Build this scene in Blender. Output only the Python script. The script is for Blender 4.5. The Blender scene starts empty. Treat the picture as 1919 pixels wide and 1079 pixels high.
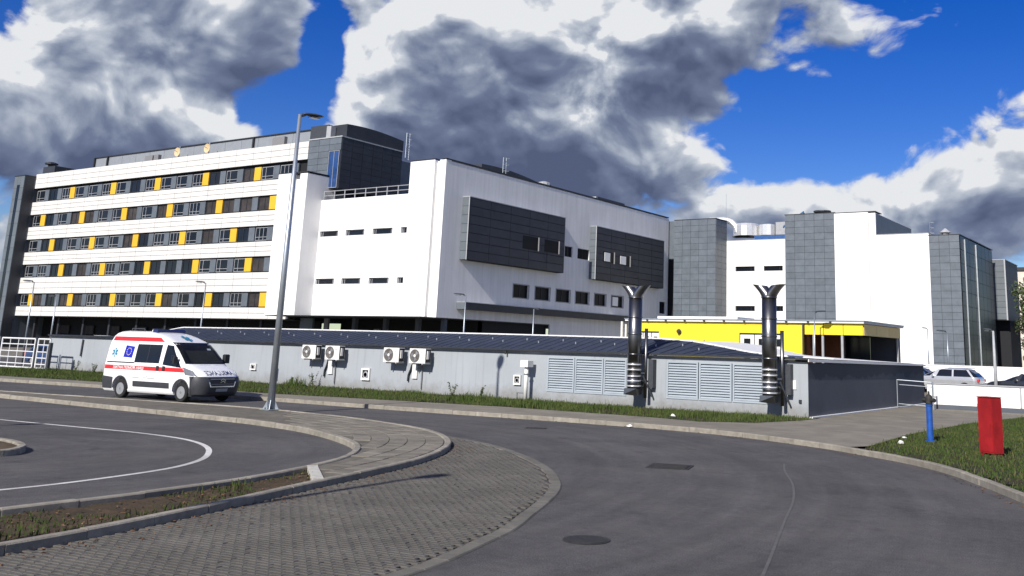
import bpy, math, random
from mathutils import Vector, Matrix
random.seed(7)
R = math.radians
S = bpy.context.scene
COL = S.collection

# ------------------------------------------------------------------ camera
cam_d = bpy.data.cameras.new('camera'); cam = bpy.data.objects.new('camera', cam_d); COL.objects.link(cam)
def cam_axes(pitch, roll, yaw):
    f = Vector((math.cos(pitch)*math.sin(yaw), math.cos(pitch)*math.cos(yaw), math.sin(pitch)))
    r0 = Vector((math.cos(yaw), -math.sin(yaw), 0)); d0 = f.cross(r0)
    c, s = math.cos(roll), math.sin(roll)
    return c*r0 + s*d0, -s*r0 + c*d0, f
_r, _d, _f = cam_axes(.216728, -.0295906, -.5568666)
m = Matrix((( _r.x, -_d.x, -_f.x, 0), (_r.y, -_d.y, -_f.y, 0), (_r.z, -_d.z, -_f.z, 2.35), (0, 0, 0, 1)))
cam.matrix_world = m
cam_d.sensor_fit = 'HORIZONTAL'; cam_d.sensor_width = 36
cam_d.lens = 1830.56/1919*36
cam_d.shift_x = (959.5-1147.2)/1919
cam_d.shift_y = (250.93-539.5)/1919
cam_d.clip_start = .1; cam_d.clip_end = 6000
S.camera = cam

# ------------------------------------------------------------------ light
SUN_EL = R(33.5)
travel = Vector((-.08, 1, 0)).normalized()*math.cos(SUN_EL) + Vector((0, 0, -math.sin(SUN_EL)))
sun_d = bpy.data.lights.new('sun', 'SUN'); sun_d.energy = 5.0; sun_d.angle = R(.53); sun_d.color = (1, .95, .87)
sun = bpy.data.objects.new('sun', sun_d); COL.objects.link(sun)
sun.rotation_euler = travel.to_track_quat('-Z', 'Y').to_euler(); sun.location = (0, -40, 60)
S.view_settings.view_transform = 'Standard'; S.view_settings.look = 'None'
S.view_settings.exposure = .3; S.view_settings.gamma = 1; S.view_settings.use_curve_mapping = False

# ------------------------------------------------------------------ sky with cumulus
def make_world():
    w = bpy.data.worlds.new('World'); S.world = w; w.use_nodes = True
    nt = w.node_tree; nt.nodes.clear(); L = nt.links
    def mk(tree, t, **k):
        n = tree.nodes.new(t)
        for a, b in k.items(): setattr(n, a, b)
        return n
    def fill(tree, n, qs):
        for i, q in enumerate(qs):
            if q is None: continue
            if isinstance(q, (int, float, tuple)): n.inputs[i].default_value = q
            else: tree.links.new(q, n.inputs[i])
    def mth(tree, op, *qs, clamp=False):
        n = mk(tree, 'ShaderNodeMath', operation=op, use_clamp=clamp); fill(tree, n, qs); return n.outputs[0]
    def vec(tree, op, *qs, out=0):
        n = mk(tree, 'ShaderNodeVectorMath', operation=op); fill(tree, n, qs); return n.outputs[out]
    H = Vector((_f.x, _f.y, 0)).normalized(); RT = Vector((H.y, -H.x, 0))
    def uv(x, y):      # where a direction lies: to the right of the street's heading, and up
        v = (_r*((x-1147.2)/1830.56)+_d*((y-250.93)/1830.56)+_f).normalized()
        return v.dot(RT), v.z
    # banks of cloud: (x, y, rx, ry, weight)
    BANKS = [(250, -90, 380, 110, .22), (1000, -100, 620, 110, .22), (1330, 20, 240, 80, .22), (170, 90, 330, 150, .40), (330, 240, 330, 85, .50), (60, 230, 190, 110, .34), (430, 130, 170, 120, .30),
             (860, 110, 300, 120, .42), (1180, 70, 360, 110, .40), (760, 230, 190, 120, .36), (1080, 300, 330, 85, .50), (1240, 190, 230, 110, .40), (1010, 200, 200, 100, .25),
             (1700, 60, 150, 55, .36), (1600, 160, 40, 25, .38), (1520, 155, 35, 30, .36), (1700, 275, 60, 40, .42), (1420, 390, 170, 40, .46), (1640, 400, 280, 80, .56), (1860, 350, 170, 90, .52), (1910, 200, 130, 75, .50), (30, 430, 120, 80, .34),
             (1640, 215, 230, 140, -.70), (590, 40, 40, 110, -.7), (545, 200, 90, 85, -1.3), (20, 330, 80, 40, -.3), (1460, 270, 100, 120, -.40), (1270, 390, 90, 45, -.35), (1850, 60, 110, 70, -.35), (20, 60, 60, 70, -.3)]
    def density(detail):
        g = bpy.data.node_groups.new('cloud_density', 'ShaderNodeTree')
        g.interface.new_socket('P', in_out='INPUT', socket_type='NodeSocketVector'); g.interface.new_socket('D', in_out='OUTPUT', socket_type='NodeSocketFloat')
        gi = g.nodes.new('NodeGroupInput'); go = g.nodes.new('NodeGroupOutput'); P = gi.outputs[0]
        wn = mk(g, 'ShaderNodeTexNoise'); g.links.new(P, wn.inputs['Vector']); wn.inputs['Scale'].default_value = 7; wn.inputs['Detail'].default_value = 2
        PW = vec(g, 'MULTIPLY_ADD', vec(g, 'SUBTRACT', wn.outputs['Color'], (.5, .5, .5)), (.10, .10, .08), P)
        PS = vec(g, 'MULTIPLY', PW, (1, 1, 1.5))
        n1 = mk(g, 'ShaderNodeTexNoise'); g.links.new(PS, n1.inputs['Vector']); n1.inputs['Scale'].default_value = 9.5; n1.inputs['Detail'].default_value = detail; n1.inputs['Roughness'].default_value = .57
        d = mth(g, 'MULTIPLY_ADD', n1.outputs[0], 1.9, -.95-.05)
        for sc, am in (((14, .46), (31, .28), (70, .14)) if detail > 5 else ((14, .46),)):
            vo = mk(g, 'ShaderNodeTexVoronoi', feature='F1', voronoi_dimensions='3D'); g.links.new(PS, vo.inputs['Vector']); vo.inputs['Scale'].default_value = sc
            d = mth(g, 'MULTIPLY_ADD', vo.outputs['Distance'], -am, mth(g, 'ADD', d, am*.45))
        u = vec(g, 'DOT_PRODUCT', PW, tuple(RT), out=1); v = vec(g, 'DOT_PRODUCT', PW, (0, 0, 1), out=1)
        cx = mk(g, 'ShaderNodeCombineXYZ'); g.links.new(u, cx.inputs[0]); g.links.new(v, cx.inputs[1]); UV = cx.outputs[0]
        front = mth(g, 'GREATER_THAN', vec(g, 'DOT_PRODUCT', PW, tuple(H), out=1), 0.0)
        acc = 0.0
        for x, y, rx, ry, wgt in BANKS:
            cu, cv = uv(x, y); su, sv = 1830/rx, 1830/ry
            q = vec(g, 'MULTIPLY_ADD', UV, (su, sv, 0), (-cu*su, -cv*sv, 0))
            e = mth(g, 'EXPONENT', mth(g, 'MULTIPLY', vec(g, 'DOT_PRODUCT', q, q, out=1), -.9))
            acc = mth(g, 'MULTIPLY_ADD', e, wgt*1.25, acc)
        d = mth(g, 'MULTIPLY_ADD', acc, front, d)
        back = mth(g, 'SUBTRACT', 1.0, front); d = mth(g, 'MULTIPLY_ADD', back, .14, d)
        g.links.new(d, go.inputs[0]); return g
    # nearer heads of cloud that stand clear of the shade
    HEADS = [(1095, 140, 60, 60, 1.0), (1050, 190, 90, 40, .7), (930, 240, 110, 35, .5), (1330, 250, 120, 30, .4), (820, 90, 130, 40, .5), (860, 260, 80, 40, .5), (1390, 225, 90, 35, .7), (640, 190, 50, 120, .5), (120, 60, 140, 50, .5), (110, 240, 120, 45, .6), (300, 200, 110, 40, .45), (430, 230, 60, 40, .6), (1250, 100, 160, 40, .35), (960, 30, 250, 30, .4)]
    def heads(P):
        u = vec(nt, 'DOT_PRODUCT', P, tuple(RT), out=1); v = vec(nt, 'DOT_PRODUCT', P, (0, 0, 1), out=1)
        cx = mk(nt, 'ShaderNodeCombineXYZ'); L.new(u, cx.inputs[0]); L.new(v, cx.inputs[1]); acc = 0.0
        for x, y, rx, ry, wgt in HEADS:
            cu, cv = uv(x, y); su, sv = 1830/rx, 1830/ry
            q = vec(nt, 'MULTIPLY_ADD', cx.outputs[0], (su, sv, 0), (-cu*su, -cv*sv, 0))
            acc = mth(nt, 'MULTIPLY_ADD', mth(nt, 'EXPONENT', mth(nt, 'MULTIPLY', vec(nt, 'DOT_PRODUCT', q, q, out=1), -.9)), wgt, acc)
        return acc
    g_hi, g_lo = density(8), density(3)
    tc = mk(nt, 'ShaderNodeTexCoord')
    def dens(g, off):
        n = mk(nt, 'ShaderNodeGroup'); n.node_tree = g
        L.new(tc.outputs['Generated'] if off is None else vec(nt, 'ADD', tc.outputs['Generated'], off), n.inputs[0]); return n.outputs[0]
    d0 = dens(g_hi, None); d1 = dens(g_lo, (0, 0, .015)); d2 = dens(g_lo, (0, 0, .052))
    ar = mk(nt, 'ShaderNodeMapRange', interpolation_type='SMOOTHSTEP'); L.new(d0, ar.inputs[0]); ar.inputs[1].default_value = -.03; ar.inputs[2].default_value = .25
    p0 = mth(nt, 'MAXIMUM', d0, 0.0); p1 = mth(nt, 'MAXIMUM', d1, 0.0); p2 = mth(nt, 'MAXIMUM', d2, 0.0)
    th = mth(nt, 'MULTIPLY_ADD', p1, .32, mth(nt, 'MULTIPLY', p2, .34))
    th = mth(nt, 'MULTIPLY_ADD', mth(nt, 'SUBTRACT', p0, p1), -.95, th)       # billows that stand out of the bank catch the sun
    fn = mk(nt, 'ShaderNodeTexNoise'); L.new(tc.outputs['Generated'], fn.inputs['Vector']); fn.inputs['Scale'].default_value = 10; fn.inputs['Detail'].default_value = 6; fn.inputs['Roughness'].default_value = .55; fn.inputs['Distortion'].default_value = .4
    th = mth(nt, 'MULTIPLY_ADD', mth(nt, 'SUBTRACT', fn.outputs[0], .42), .70, th)
    hn = mth(nt, 'MULTIPLY_ADD', mth(nt, 'SUBTRACT', fn.outputs[0], .5), -3.0, .55, clamp=True)
    pw = vec(nt, 'MULTIPLY_ADD', vec(nt, 'SUBTRACT', fn.outputs['Color'], (.5, .5, .5)), (.09, .09, .09), tc.outputs['Generated'])
    th = mth(nt, 'SUBTRACT', th, mth(nt, 'MULTIPLY', heads(pw), mth(nt, 'MULTIPLY_ADD', hn, .5, .35)))
    cr = mk(nt, 'ShaderNodeValToRGB'); L.new(th, cr.inputs[0]); e = cr.color_ramp.elements
    e[0].position = .0; e[0].color = (.95, .97, 1.0, 1); e[1].position = 1.0; e[1].color = (.105, .135, .24, 1)
    for p, c in ((.10, (.66, .71, .80, 1)), (.25, (.48, .54, .65, 1)), (.40, (.31, .365, .49, 1)), (.60, (.19, .235, .365, 1))): e.new(p).color = c
    sky = mk(nt, 'ShaderNodeTexSky', sky_type='NISHITA', sun_disc=False, sun_elevation=SUN_EL, sun_rotation=R(176), altitude=200, air_density=1.0, dust_density=.3, ozone_density=4.0)
    hs = mk(nt, 'ShaderNodeHueSaturation'); hs.inputs['Saturation'].default_value = 1.4; hs.inputs['Hue'].default_value = .527; L.new(sky.outputs[0], hs.inputs['Color'])
    b1 = mk(nt, 'ShaderNodeBackground'); b1.inputs[1].default_value = .085; L.new(hs.outputs[0], b1.inputs[0])
    b2 = mk(nt, 'ShaderNodeBackground'); b2.inputs[1].default_value = .68; L.new(cr.outputs[0], b2.inputs[0])
    mx = mk(nt, 'ShaderNodeMixShader'); L.new(ar.outputs[0], mx.inputs[0]); L.new(b1.outputs[0], mx.inputs[1]); L.new(b2.outputs[0], mx.inputs[2])
    out = mk(nt, 'ShaderNodeOutputWorld'); L.new(mx.outputs[0], out.inputs[0])
    w.cycles.sampling_method = 'MANUAL'; w.cycles.sample_map_resolution = 512
make_world()

# ------------------------------------------------------------------ materials
MATS = {}
def mat(name, col, rough=.7, var=.12, scale=8, bump=0, bscale=60, metal=0, spec=.4, streak=0, col2=None, coat=0, detail=6, trans=0, ior=1.45, grime=0):
    if name in MATS: return MATS[name]
    M = bpy.data.materials.new(name); M.use_nodes = True; nt = M.node_tree; N = nt.nodes; L = nt.links
    b = N['Principled BSDF']; b.inputs['Roughness'].default_value = rough; b.inputs['Metallic'].default_value = metal
    b.inputs['Specular IOR Level'].default_value = spec; b.inputs['IOR'].default_value = ior
    if coat: b.inputs['Coat Weight'].default_value = coat; b.inputs['Coat Roughness'].default_value = .05
    if trans: b.inputs['Transmission Weight'].default_value = trans
    tc = N.new('ShaderNodeTexCoord'); g = N.new('ShaderNodeNewGeometry')
    n = N.new('ShaderNodeTexNoise'); n.inputs['Scale'].default_value = scale; n.inputs['Detail'].default_value = detail; n.inputs['Roughness'].default_value = .6
    mp = N.new('ShaderNodeMapping'); L.new(g.outputs['Position'], mp.inputs[0]); L.new(mp.outputs[0], n.inputs['Vector'])
    if streak: mp.inputs['Scale'].default_value = (1, 1, streak)
    r = N.new('ShaderNodeMapRange'); r.inputs[1].default_value = .28; r.inputs[2].default_value = .72; L.new(n.outputs[0], r.inputs[0])
    mx = N.new('ShaderNodeMix'); mx.data_type = 'RGBA'
    c2 = col2 or tuple(max(0, c*(1-var*1.6)) for c in col)
    c1 = tuple(min(1, c*(1+var*.6)) for c in col) if not col2 else col
    mx.inputs['A'].default_value = (*c1, 1); mx.inputs['B'].default_value = (*c2, 1)
    L.new(r.outputs[0], mx.inputs['Factor'])
    src = mx.outputs['Result']
    oi = N.new('ShaderNodeObjectInfo'); hv = N.new('ShaderNodeHueSaturation')
    rr = N.new('ShaderNodeMapRange'); rr.inputs[3].default_value = 1-var*.7; rr.inputs[4].default_value = 1+var*.5
    L.new(oi.outputs['Random'], rr.inputs[0]); L.new(rr.outputs[0], hv.inputs['Value']); L.new(src, hv.inputs['Color']); src = hv.outputs[0]
    if grime:
        n2 = N.new('ShaderNodeTexNoise'); n2.inputs['Scale'].default_value = .5; n2.inputs['Detail'].default_value = 7
        L.new(g.outputs['Position'], n2.inputs['Vector'])
        r2 = N.new('ShaderNodeMapRange'); r2.inputs[1].default_value = .45; r2.inputs[2].default_value = .75; r2.inputs[4].default_value = grime; L.new(n2.outputs[0], r2.inputs[0])
        m2 = N.new('ShaderNodeMix'); m2.data_type = 'RGBA'; L.new(r2.outputs[0], m2.inputs['Factor']); L.new(src, m2.inputs['A'])
        m2.inputs['B'].default_value = (*[c*.45 for c in col], 1); src = m2.outputs['Result']
    L.new(src, b.inputs['Base Color'])
    if bump:
        bn = N.new('ShaderNodeTexNoise'); bn.inputs['Scale'].default_value = bscale; bn.inputs['Detail'].default_value = 5; L.new(g.outputs['Position'], bn.inputs['Vector'])
        bp = N.new('ShaderNodeBump'); bp.inputs['Strength'].default_value = bump; bp.inputs['Distance'].default_value = .02
        L.new(bn.outputs[0], bp.inputs['Height']); L.new(bp.outputs[0], b.inputs['Normal'])
    MATS[name] = M; return M

def asphalt_mat():
    M = mat('asphalt', (.098, .094, .094), .88, .2, .35, .35, 140, spec=.25, col2=(.068, .066, .067), detail=9)
    nt = M.node_tree; N = nt.nodes; L = nt.links; b = N['Principled BSDF']
    src = b.inputs['Base Color'].links[0].from_socket; g = N.new('ShaderNodeNewGeometry')
    # aggregate speckle
    v = N.new('ShaderNodeTexNoise'); v.inputs['Scale'].default_value = 55; v.inputs['Detail'].default_value = 3; L.new(g.outputs['Position'], v.inputs['Vector'])
    r = N.new('ShaderNodeMapRange'); r.inputs[1].default_value = .3; r.inputs[2].default_value = .72; r.inputs[3].default_value = .45; r.inputs[4].default_value = 1.7; L.new(v.outputs[0], r.inputs[0])
    h = N.new('ShaderNodeHueSaturation'); L.new(src, h.inputs['Color']); L.new(r.outputs[0], h.inputs['Value'])
    # mottling at hand size, then worn pale patches that break up into the aggregate
    q1 = N.new('ShaderNodeTexNoise'); q1.inputs['Scale'].default_value = 7; q1.inputs['Detail'].default_value = 6; q1.inputs['Roughness'].default_value = .7; L.new(g.outputs['Position'], q1.inputs['Vector'])
    q2 = N.new('ShaderNodeMapRange'); q2.inputs[1].default_value = .3; q2.inputs[2].default_value = .7; q2.inputs[3].default_value = .8; q2.inputs[4].default_value = 1.2; L.new(q1.outputs[0], q2.inputs[0])
    h2 = N.new('ShaderNodeHueSaturation'); L.new(h.outputs[0], h2.inputs['Color']); L.new(q2.outputs[0], h2.inputs['Value'])
    n2 = N.new('ShaderNodeTexNoise'); n2.inputs['Scale'].default_value = .45; n2.inputs['Detail'].default_value = 12; n2.inputs['Roughness'].default_value = .72; L.new(g.outputs['Position'], n2.inputs['Vector'])
    r2 = N.new('ShaderNodeMapRange'); r2.inputs[1].default_value = .42; r2.inputs[2].default_value = .72; r2.inputs[4].default_value = .5; L.new(n2.outputs[0], r2.inputs[0])
    m2 = N.new('ShaderNodeMix'); m2.data_type = 'RGBA'; L.new(r2.outputs[0], m2.inputs['Factor']); L.new(h2.outputs[0], m2.inputs['A']); m2.inputs['B'].default_value = (.135, .127, .117, 1)
    n3 = N.new('ShaderNodeTexNoise'); n3.inputs['Scale'].default_value = 1.3; n3.inputs['Detail'].default_value = 9; n3.inputs['Roughness'].default_value = .65
    off = N.new('ShaderNodeVectorMath'); off.operation = 'ADD'; off.inputs[1].default_value = (31, 7, 0); L.new(g.outputs['Position'], off.inputs[0]); L.new(off.outputs[0], n3.inputs['Vector'])
    r3 = N.new('ShaderNodeMapRange'); r3.inputs[1].default_value = .57; r3.inputs[2].default_value = .70; r3.inputs[4].default_value = .5; L.new(n3.outputs[0], r3.inputs[0])
    m3 = N.new('ShaderNodeMix'); m3.data_type = 'RGBA'; L.new(r3.outputs[0], m3.inputs['Factor']); L.new(m2.outputs['Result'], m3.inputs['A']); m3.inputs['B'].default_value = (.038, .036, .037, 1)
    # wear left by turning vehicles: arcs round the end of the island
    ctr = N.new('ShaderNodeVectorMath'); ctr.operation = 'SUBTRACT'; ctr.inputs[1].default_value = (-22, 11, 0); L.new(g.outputs['Position'], ctr.inputs[0])
    ln = N.new('ShaderNodeVectorMath'); ln.operation = 'LENGTH'; L.new(ctr.outputs[0], ln.inputs[0])
    sp_ = N.new('ShaderNodeSeparateXYZ'); L.new(ctr.outputs[0], sp_.inputs[0]); at = N.new('ShaderNodeMath'); at.operation = 'ARCTAN2'; L.new(sp_.outputs[1], at.inputs[0]); L.new(sp_.outputs[0], at.inputs[1])
    cb_ = N.new('ShaderNodeCombineXYZ'); L.new(ln.outputs['Value'], cb_.inputs[0]); L.new(at.outputs[0], cb_.inputs[1])
    wn = N.new('ShaderNodeTexNoise'); wn.inputs['Scale'].default_value = 1.7; wn.inputs['Detail'].default_value = 7; wn.inputs['Roughness'].default_value = .65; L.new(cb_.outputs[0], wn.inputs['Vector'])
    wr = N.new('ShaderNodeMapRange'); wr.inputs[1].default_value = .3; wr.inputs[2].default_value = .7; wr.inputs[3].default_value = .8; wr.inputs[4].default_value = 1.2; L.new(wn.outputs[0], wr.inputs[0])
    hw_ = N.new('ShaderNodeHueSaturation'); L.new(m3.outputs['Result'], hw_.inputs['Color']); L.new(wr.outputs[0], hw_.inputs['Value'])
    L.new(hw_.outputs[0], b.inputs['Base Color'])
    return M
M_asph = asphalt_mat()
M_ground = mat('dry_ground', (.16, .15, .13), .95, .25, .4, .4, 20)
M_conc = mat('kerb_concrete', (.29, .265, .22), .9, .22, 5, .35, 45, grime=.45)
M_walk = mat('pavement_concrete', (.205, .185, .148), .92, .18, 1.3, .35, 50, grime=.3)
M_paver = mat('paver_concrete', (.118, .110, .097), .92, .2, 1.2, .4, 70, grime=.3)
M_joint = mat('joint_sand', (.085, .077, .064), .95, .3, 6, .5, 60)
M_tile = mat('island_paver_concrete', (.20, .182, .147), .92, .24, 2.5, .35, 60, grime=.3)
M_turf = mat('turf', (.028, .036, .012), .95, .5, 1.6, .9, 40, col2=(.06, .042, .024))
M_soil = mat('soil', (.10, .062, .036), .97, .45, 2.5, .9, 25, col2=(.032, .03, .015))
M_grass = mat('grass_blades', (.034, .068, .013), .8, .45, 1.2, col2=(.075, .085, .027), spec=.15)
M_leaf = mat('leaf_litter', (.22, .12, .06), .8, .5, 30)
M_paint = mat('road_paint', (.62, .61, .58), .8, .2, 9, .3, 60, grime=.7)
M_white = mat('white_cladding', (.64, .625, .60), .6, .06, .8, streak=.25, grime=.06)
M_whitew = mat('white_wall', (.80, .795, .785), .6, .05, .9, .05, 30, streak=.15, grime=.08)
M_shadew = mat('streaked_wall', (.80, .795, .79), .6, .08, 2.2, .05, 30, streak=.06, grime=.12)
M_render = mat('grey_render', (.335, .362, .392), .88, .05, .7, .15, 90, streak=.35, grime=.16)
def weathered(M):
    nt = M.node_tree; N = nt.nodes; L = nt.links; b = N['Principled BSDF']; src = b.inputs['Base Color'].links[0].from_socket
    g = N.new('ShaderNodeNewGeometry'); sx = N.new('ShaderNodeSeparateXYZ'); L.new(g.outputs['Position'], sx.inputs[0])
    n = N.new('ShaderNodeTexNoise'); n.inputs['Scale'].default_value = 2.2; n.inputs['Detail'].default_value = 9; n.inputs['Roughness'].default_value = .7; L.new(g.outputs['Position'], n.inputs['Vector'])
    a = N.new('ShaderNodeMath'); a.operation = 'MULTIPLY_ADD'; L.new(n.outputs[0], a.inputs[0]); a.inputs[1].default_value = 1.3; a.inputs[2].default_value = -.30
    c = N.new('ShaderNodeMath'); c.operation = 'SUBTRACT'; L.new(a.outputs[0], c.inputs[0]); L.new(sx.outputs[2], c.inputs[1])
    r = N.new('ShaderNodeMapRange'); r.inputs[1].default_value = -.35; r.inputs[2].default_value = .25; r.inputs[4].default_value = .6; L.new(c.outputs[0], r.inputs[0])
    m = N.new('ShaderNodeMix'); m.data_type = 'RGBA'; L.new(r.outputs[0], m.inputs['Factor']); L.new(src, m.inputs['A']); m.inputs['B'].default_value = (.16, .145, .12, 1)
    mp = N.new('ShaderNodeMapping'); mp.inputs['Scale'].default_value = (5, 5, .22); L.new(g.outputs['Position'], mp.inputs[0])
    n2 = N.new('ShaderNodeTexNoise'); n2.inputs['Scale'].default_value = 1; n2.inputs['Detail'].default_value = 6; L.new(mp.outputs[0], n2.inputs['Vector'])
    r2 = N.new('ShaderNodeMapRange'); r2.inputs[1].default_value = .56; r2.inputs[2].default_value = .8; r2.inputs[4].default_value = .55; L.new(n2.outputs[0], r2.inputs[0])
    m2 = N.new('ShaderNodeMix'); m2.data_type = 'RGBA'; L.new(r2.outputs[0], m2.inputs['Factor']); L.new(m.outputs['Result'], m2.inputs['A']); m2.inputs['B'].default_value = (.19, .19, .19, 1)
    L.new(m2.outputs['Result'], b.inputs['Base Color'])
weathered(M_render)
M_dry = mat('dry_blades', (.12, .098, .045), .85, .4, 2)
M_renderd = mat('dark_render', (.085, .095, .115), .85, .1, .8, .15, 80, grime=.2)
M_gpanel = mat('grey_panel', (.125, .145, .165), .45, .1, .6, spec=.5)
M_gpanel2 = mat('blue_grey_panel', (.115, .135, .16), .5, .14, 1.0, spec=.5)
M_dark = mat('anthracite_panel', (.034, .039, .050), .55, .15, .7, spec=.4)
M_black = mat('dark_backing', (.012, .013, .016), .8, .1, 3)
M_glass = mat('window_glass', (.010, .013, .020), .12, .3, .5, spec=.35)
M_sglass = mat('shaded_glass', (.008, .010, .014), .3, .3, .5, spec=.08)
M_blind = mat('drawn_blind', (.05, .043, .042), .5, .3, 1.0, spec=.3)
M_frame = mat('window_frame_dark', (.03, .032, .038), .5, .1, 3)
M_framew = mat('window_frame_light', (.36, .37, .39), .5, .1, 3)
M_yel = mat('yellow_panel', (.70, .40, .03), .5, .05, .8)
M_yelw = mat('yellow_wall', (.78, .60, .03), .7, .04, .7, .05, 40)
M_roofb = mat('blue_metal_roof', (.042, .052, .082), .75, .15, 1.3, spec=.2, grime=.3)
M_memb = mat('white_membrane', (.72, .72, .72), .7, .08, 1.1, grime=.15)
M_galv = mat('galvanised_steel', (.42, .46, .50), .42, .14, 5, .05, 30, metal=.75, streak=.3)
M_stain = mat('stainless_steel', (.22, .22, .225), .34, .2, 2, metal=1, streak=.2)
M_stain2 = mat('brushed_band', (.8, .8, .8), .35, .1, 4, metal=.6)
M_lamp = mat('lamp_head_dark', (.05, .055, .065), .5, .15, 8)
M_plastic = mat('white_plastic', (.74, .73, .70), .5, .05, 4, grime=.12)
M_bump = mat('bumper_plastic', (.045, .047, .054), .5, .12, 6)
M_greyp = mat('grey_plastic', (.20, .20, .21), .6, .1, 6)
M_darkp = mat('black_plastic', (.025, .026, .03), .5, .15, 6)
M_rubber = mat('rubber', (.018, .018, .019), .85, .2, 10)
M_van = mat('van_paint_white', (.80, .80, .80), .25, .03, 2, coat=.6)
M_red = mat('red_sticker', (.62, .025, .03), .4, .06, 3)
M_redp = mat('red_paint', (.30, .012, .014), .5, .22, 3.5, .12, 40, grime=.45)
M_bluep = mat('blue_paint', (.015, .08, .34), .45, .2, 6, .12, 40, grime=.5)
M_bluef = mat('blue_flag', (.012, .02, .36), .4, .05, 3)
M_teal = mat('teal_star', (.02, .20, .33), .4, .05, 3)
M_navy = mat('navy_letters', (.01, .02, .10), .4, .05, 3)
M_letw = mat('white_letters', (.85, .85, .85), .4, .02, 3)
M_yst = mat('star_yellow', (.75, .6, .2), .4, .02, 3)
M_rim = mat('wheel_silver', (.55, .55, .56), .35, .1, 4, metal=.7)
M_chrome = mat('chrome', (.8, .8, .82), .12, .02, 3, metal=1)
M_cream = mat('cream_dish', (.66, .50, .30), .5, .08, 3)
M_brown = mat('brown_wall', (.16, .055, .025), .7, .2, 1)
M_tan = mat('tan_panel', (.80, .60, .24), .6, .05, 1)
M_silver = mat('car_paint_silver', (.5, .51, .52), .25, .05, 3, metal=.5, coat=.6)
M_carblk = mat('car_paint_black', (.02, .022, .026), .2, .1, 3, coat=.8)
M_carblue = mat('car_paint_blue', (.03, .06, .15), .2, .1, 3, coat=.8)
M_iron = mat('cast_iron', (.035, .033, .032), .7, .3, 20, .4, 80)
M_bark = mat('bark', (.09, .07, .05), .9, .3, 8, .5, 30)
M_fol = mat('foliage', (.035, .06, .018), .7, .5, 1.0, col2=(.075, .095, .03))
M_apt = mat('apartment_wall', (.62, .56, .48), .8, .1, .5, grime=.2)
M_bluetarp = mat('blue_corrugated', (.06, .16, .42), .5, .15, 2)
M_lou = mat('louvre_paint', (.34, .385, .43), .5, .06, 2)
M_headl = mat('headlight_glass', (.16, .17, .19), .08, .2, 12, spec=.8)
M_bronze = mat('fan_guard', (.10, .085, .07), .5, .2, 6)

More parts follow.
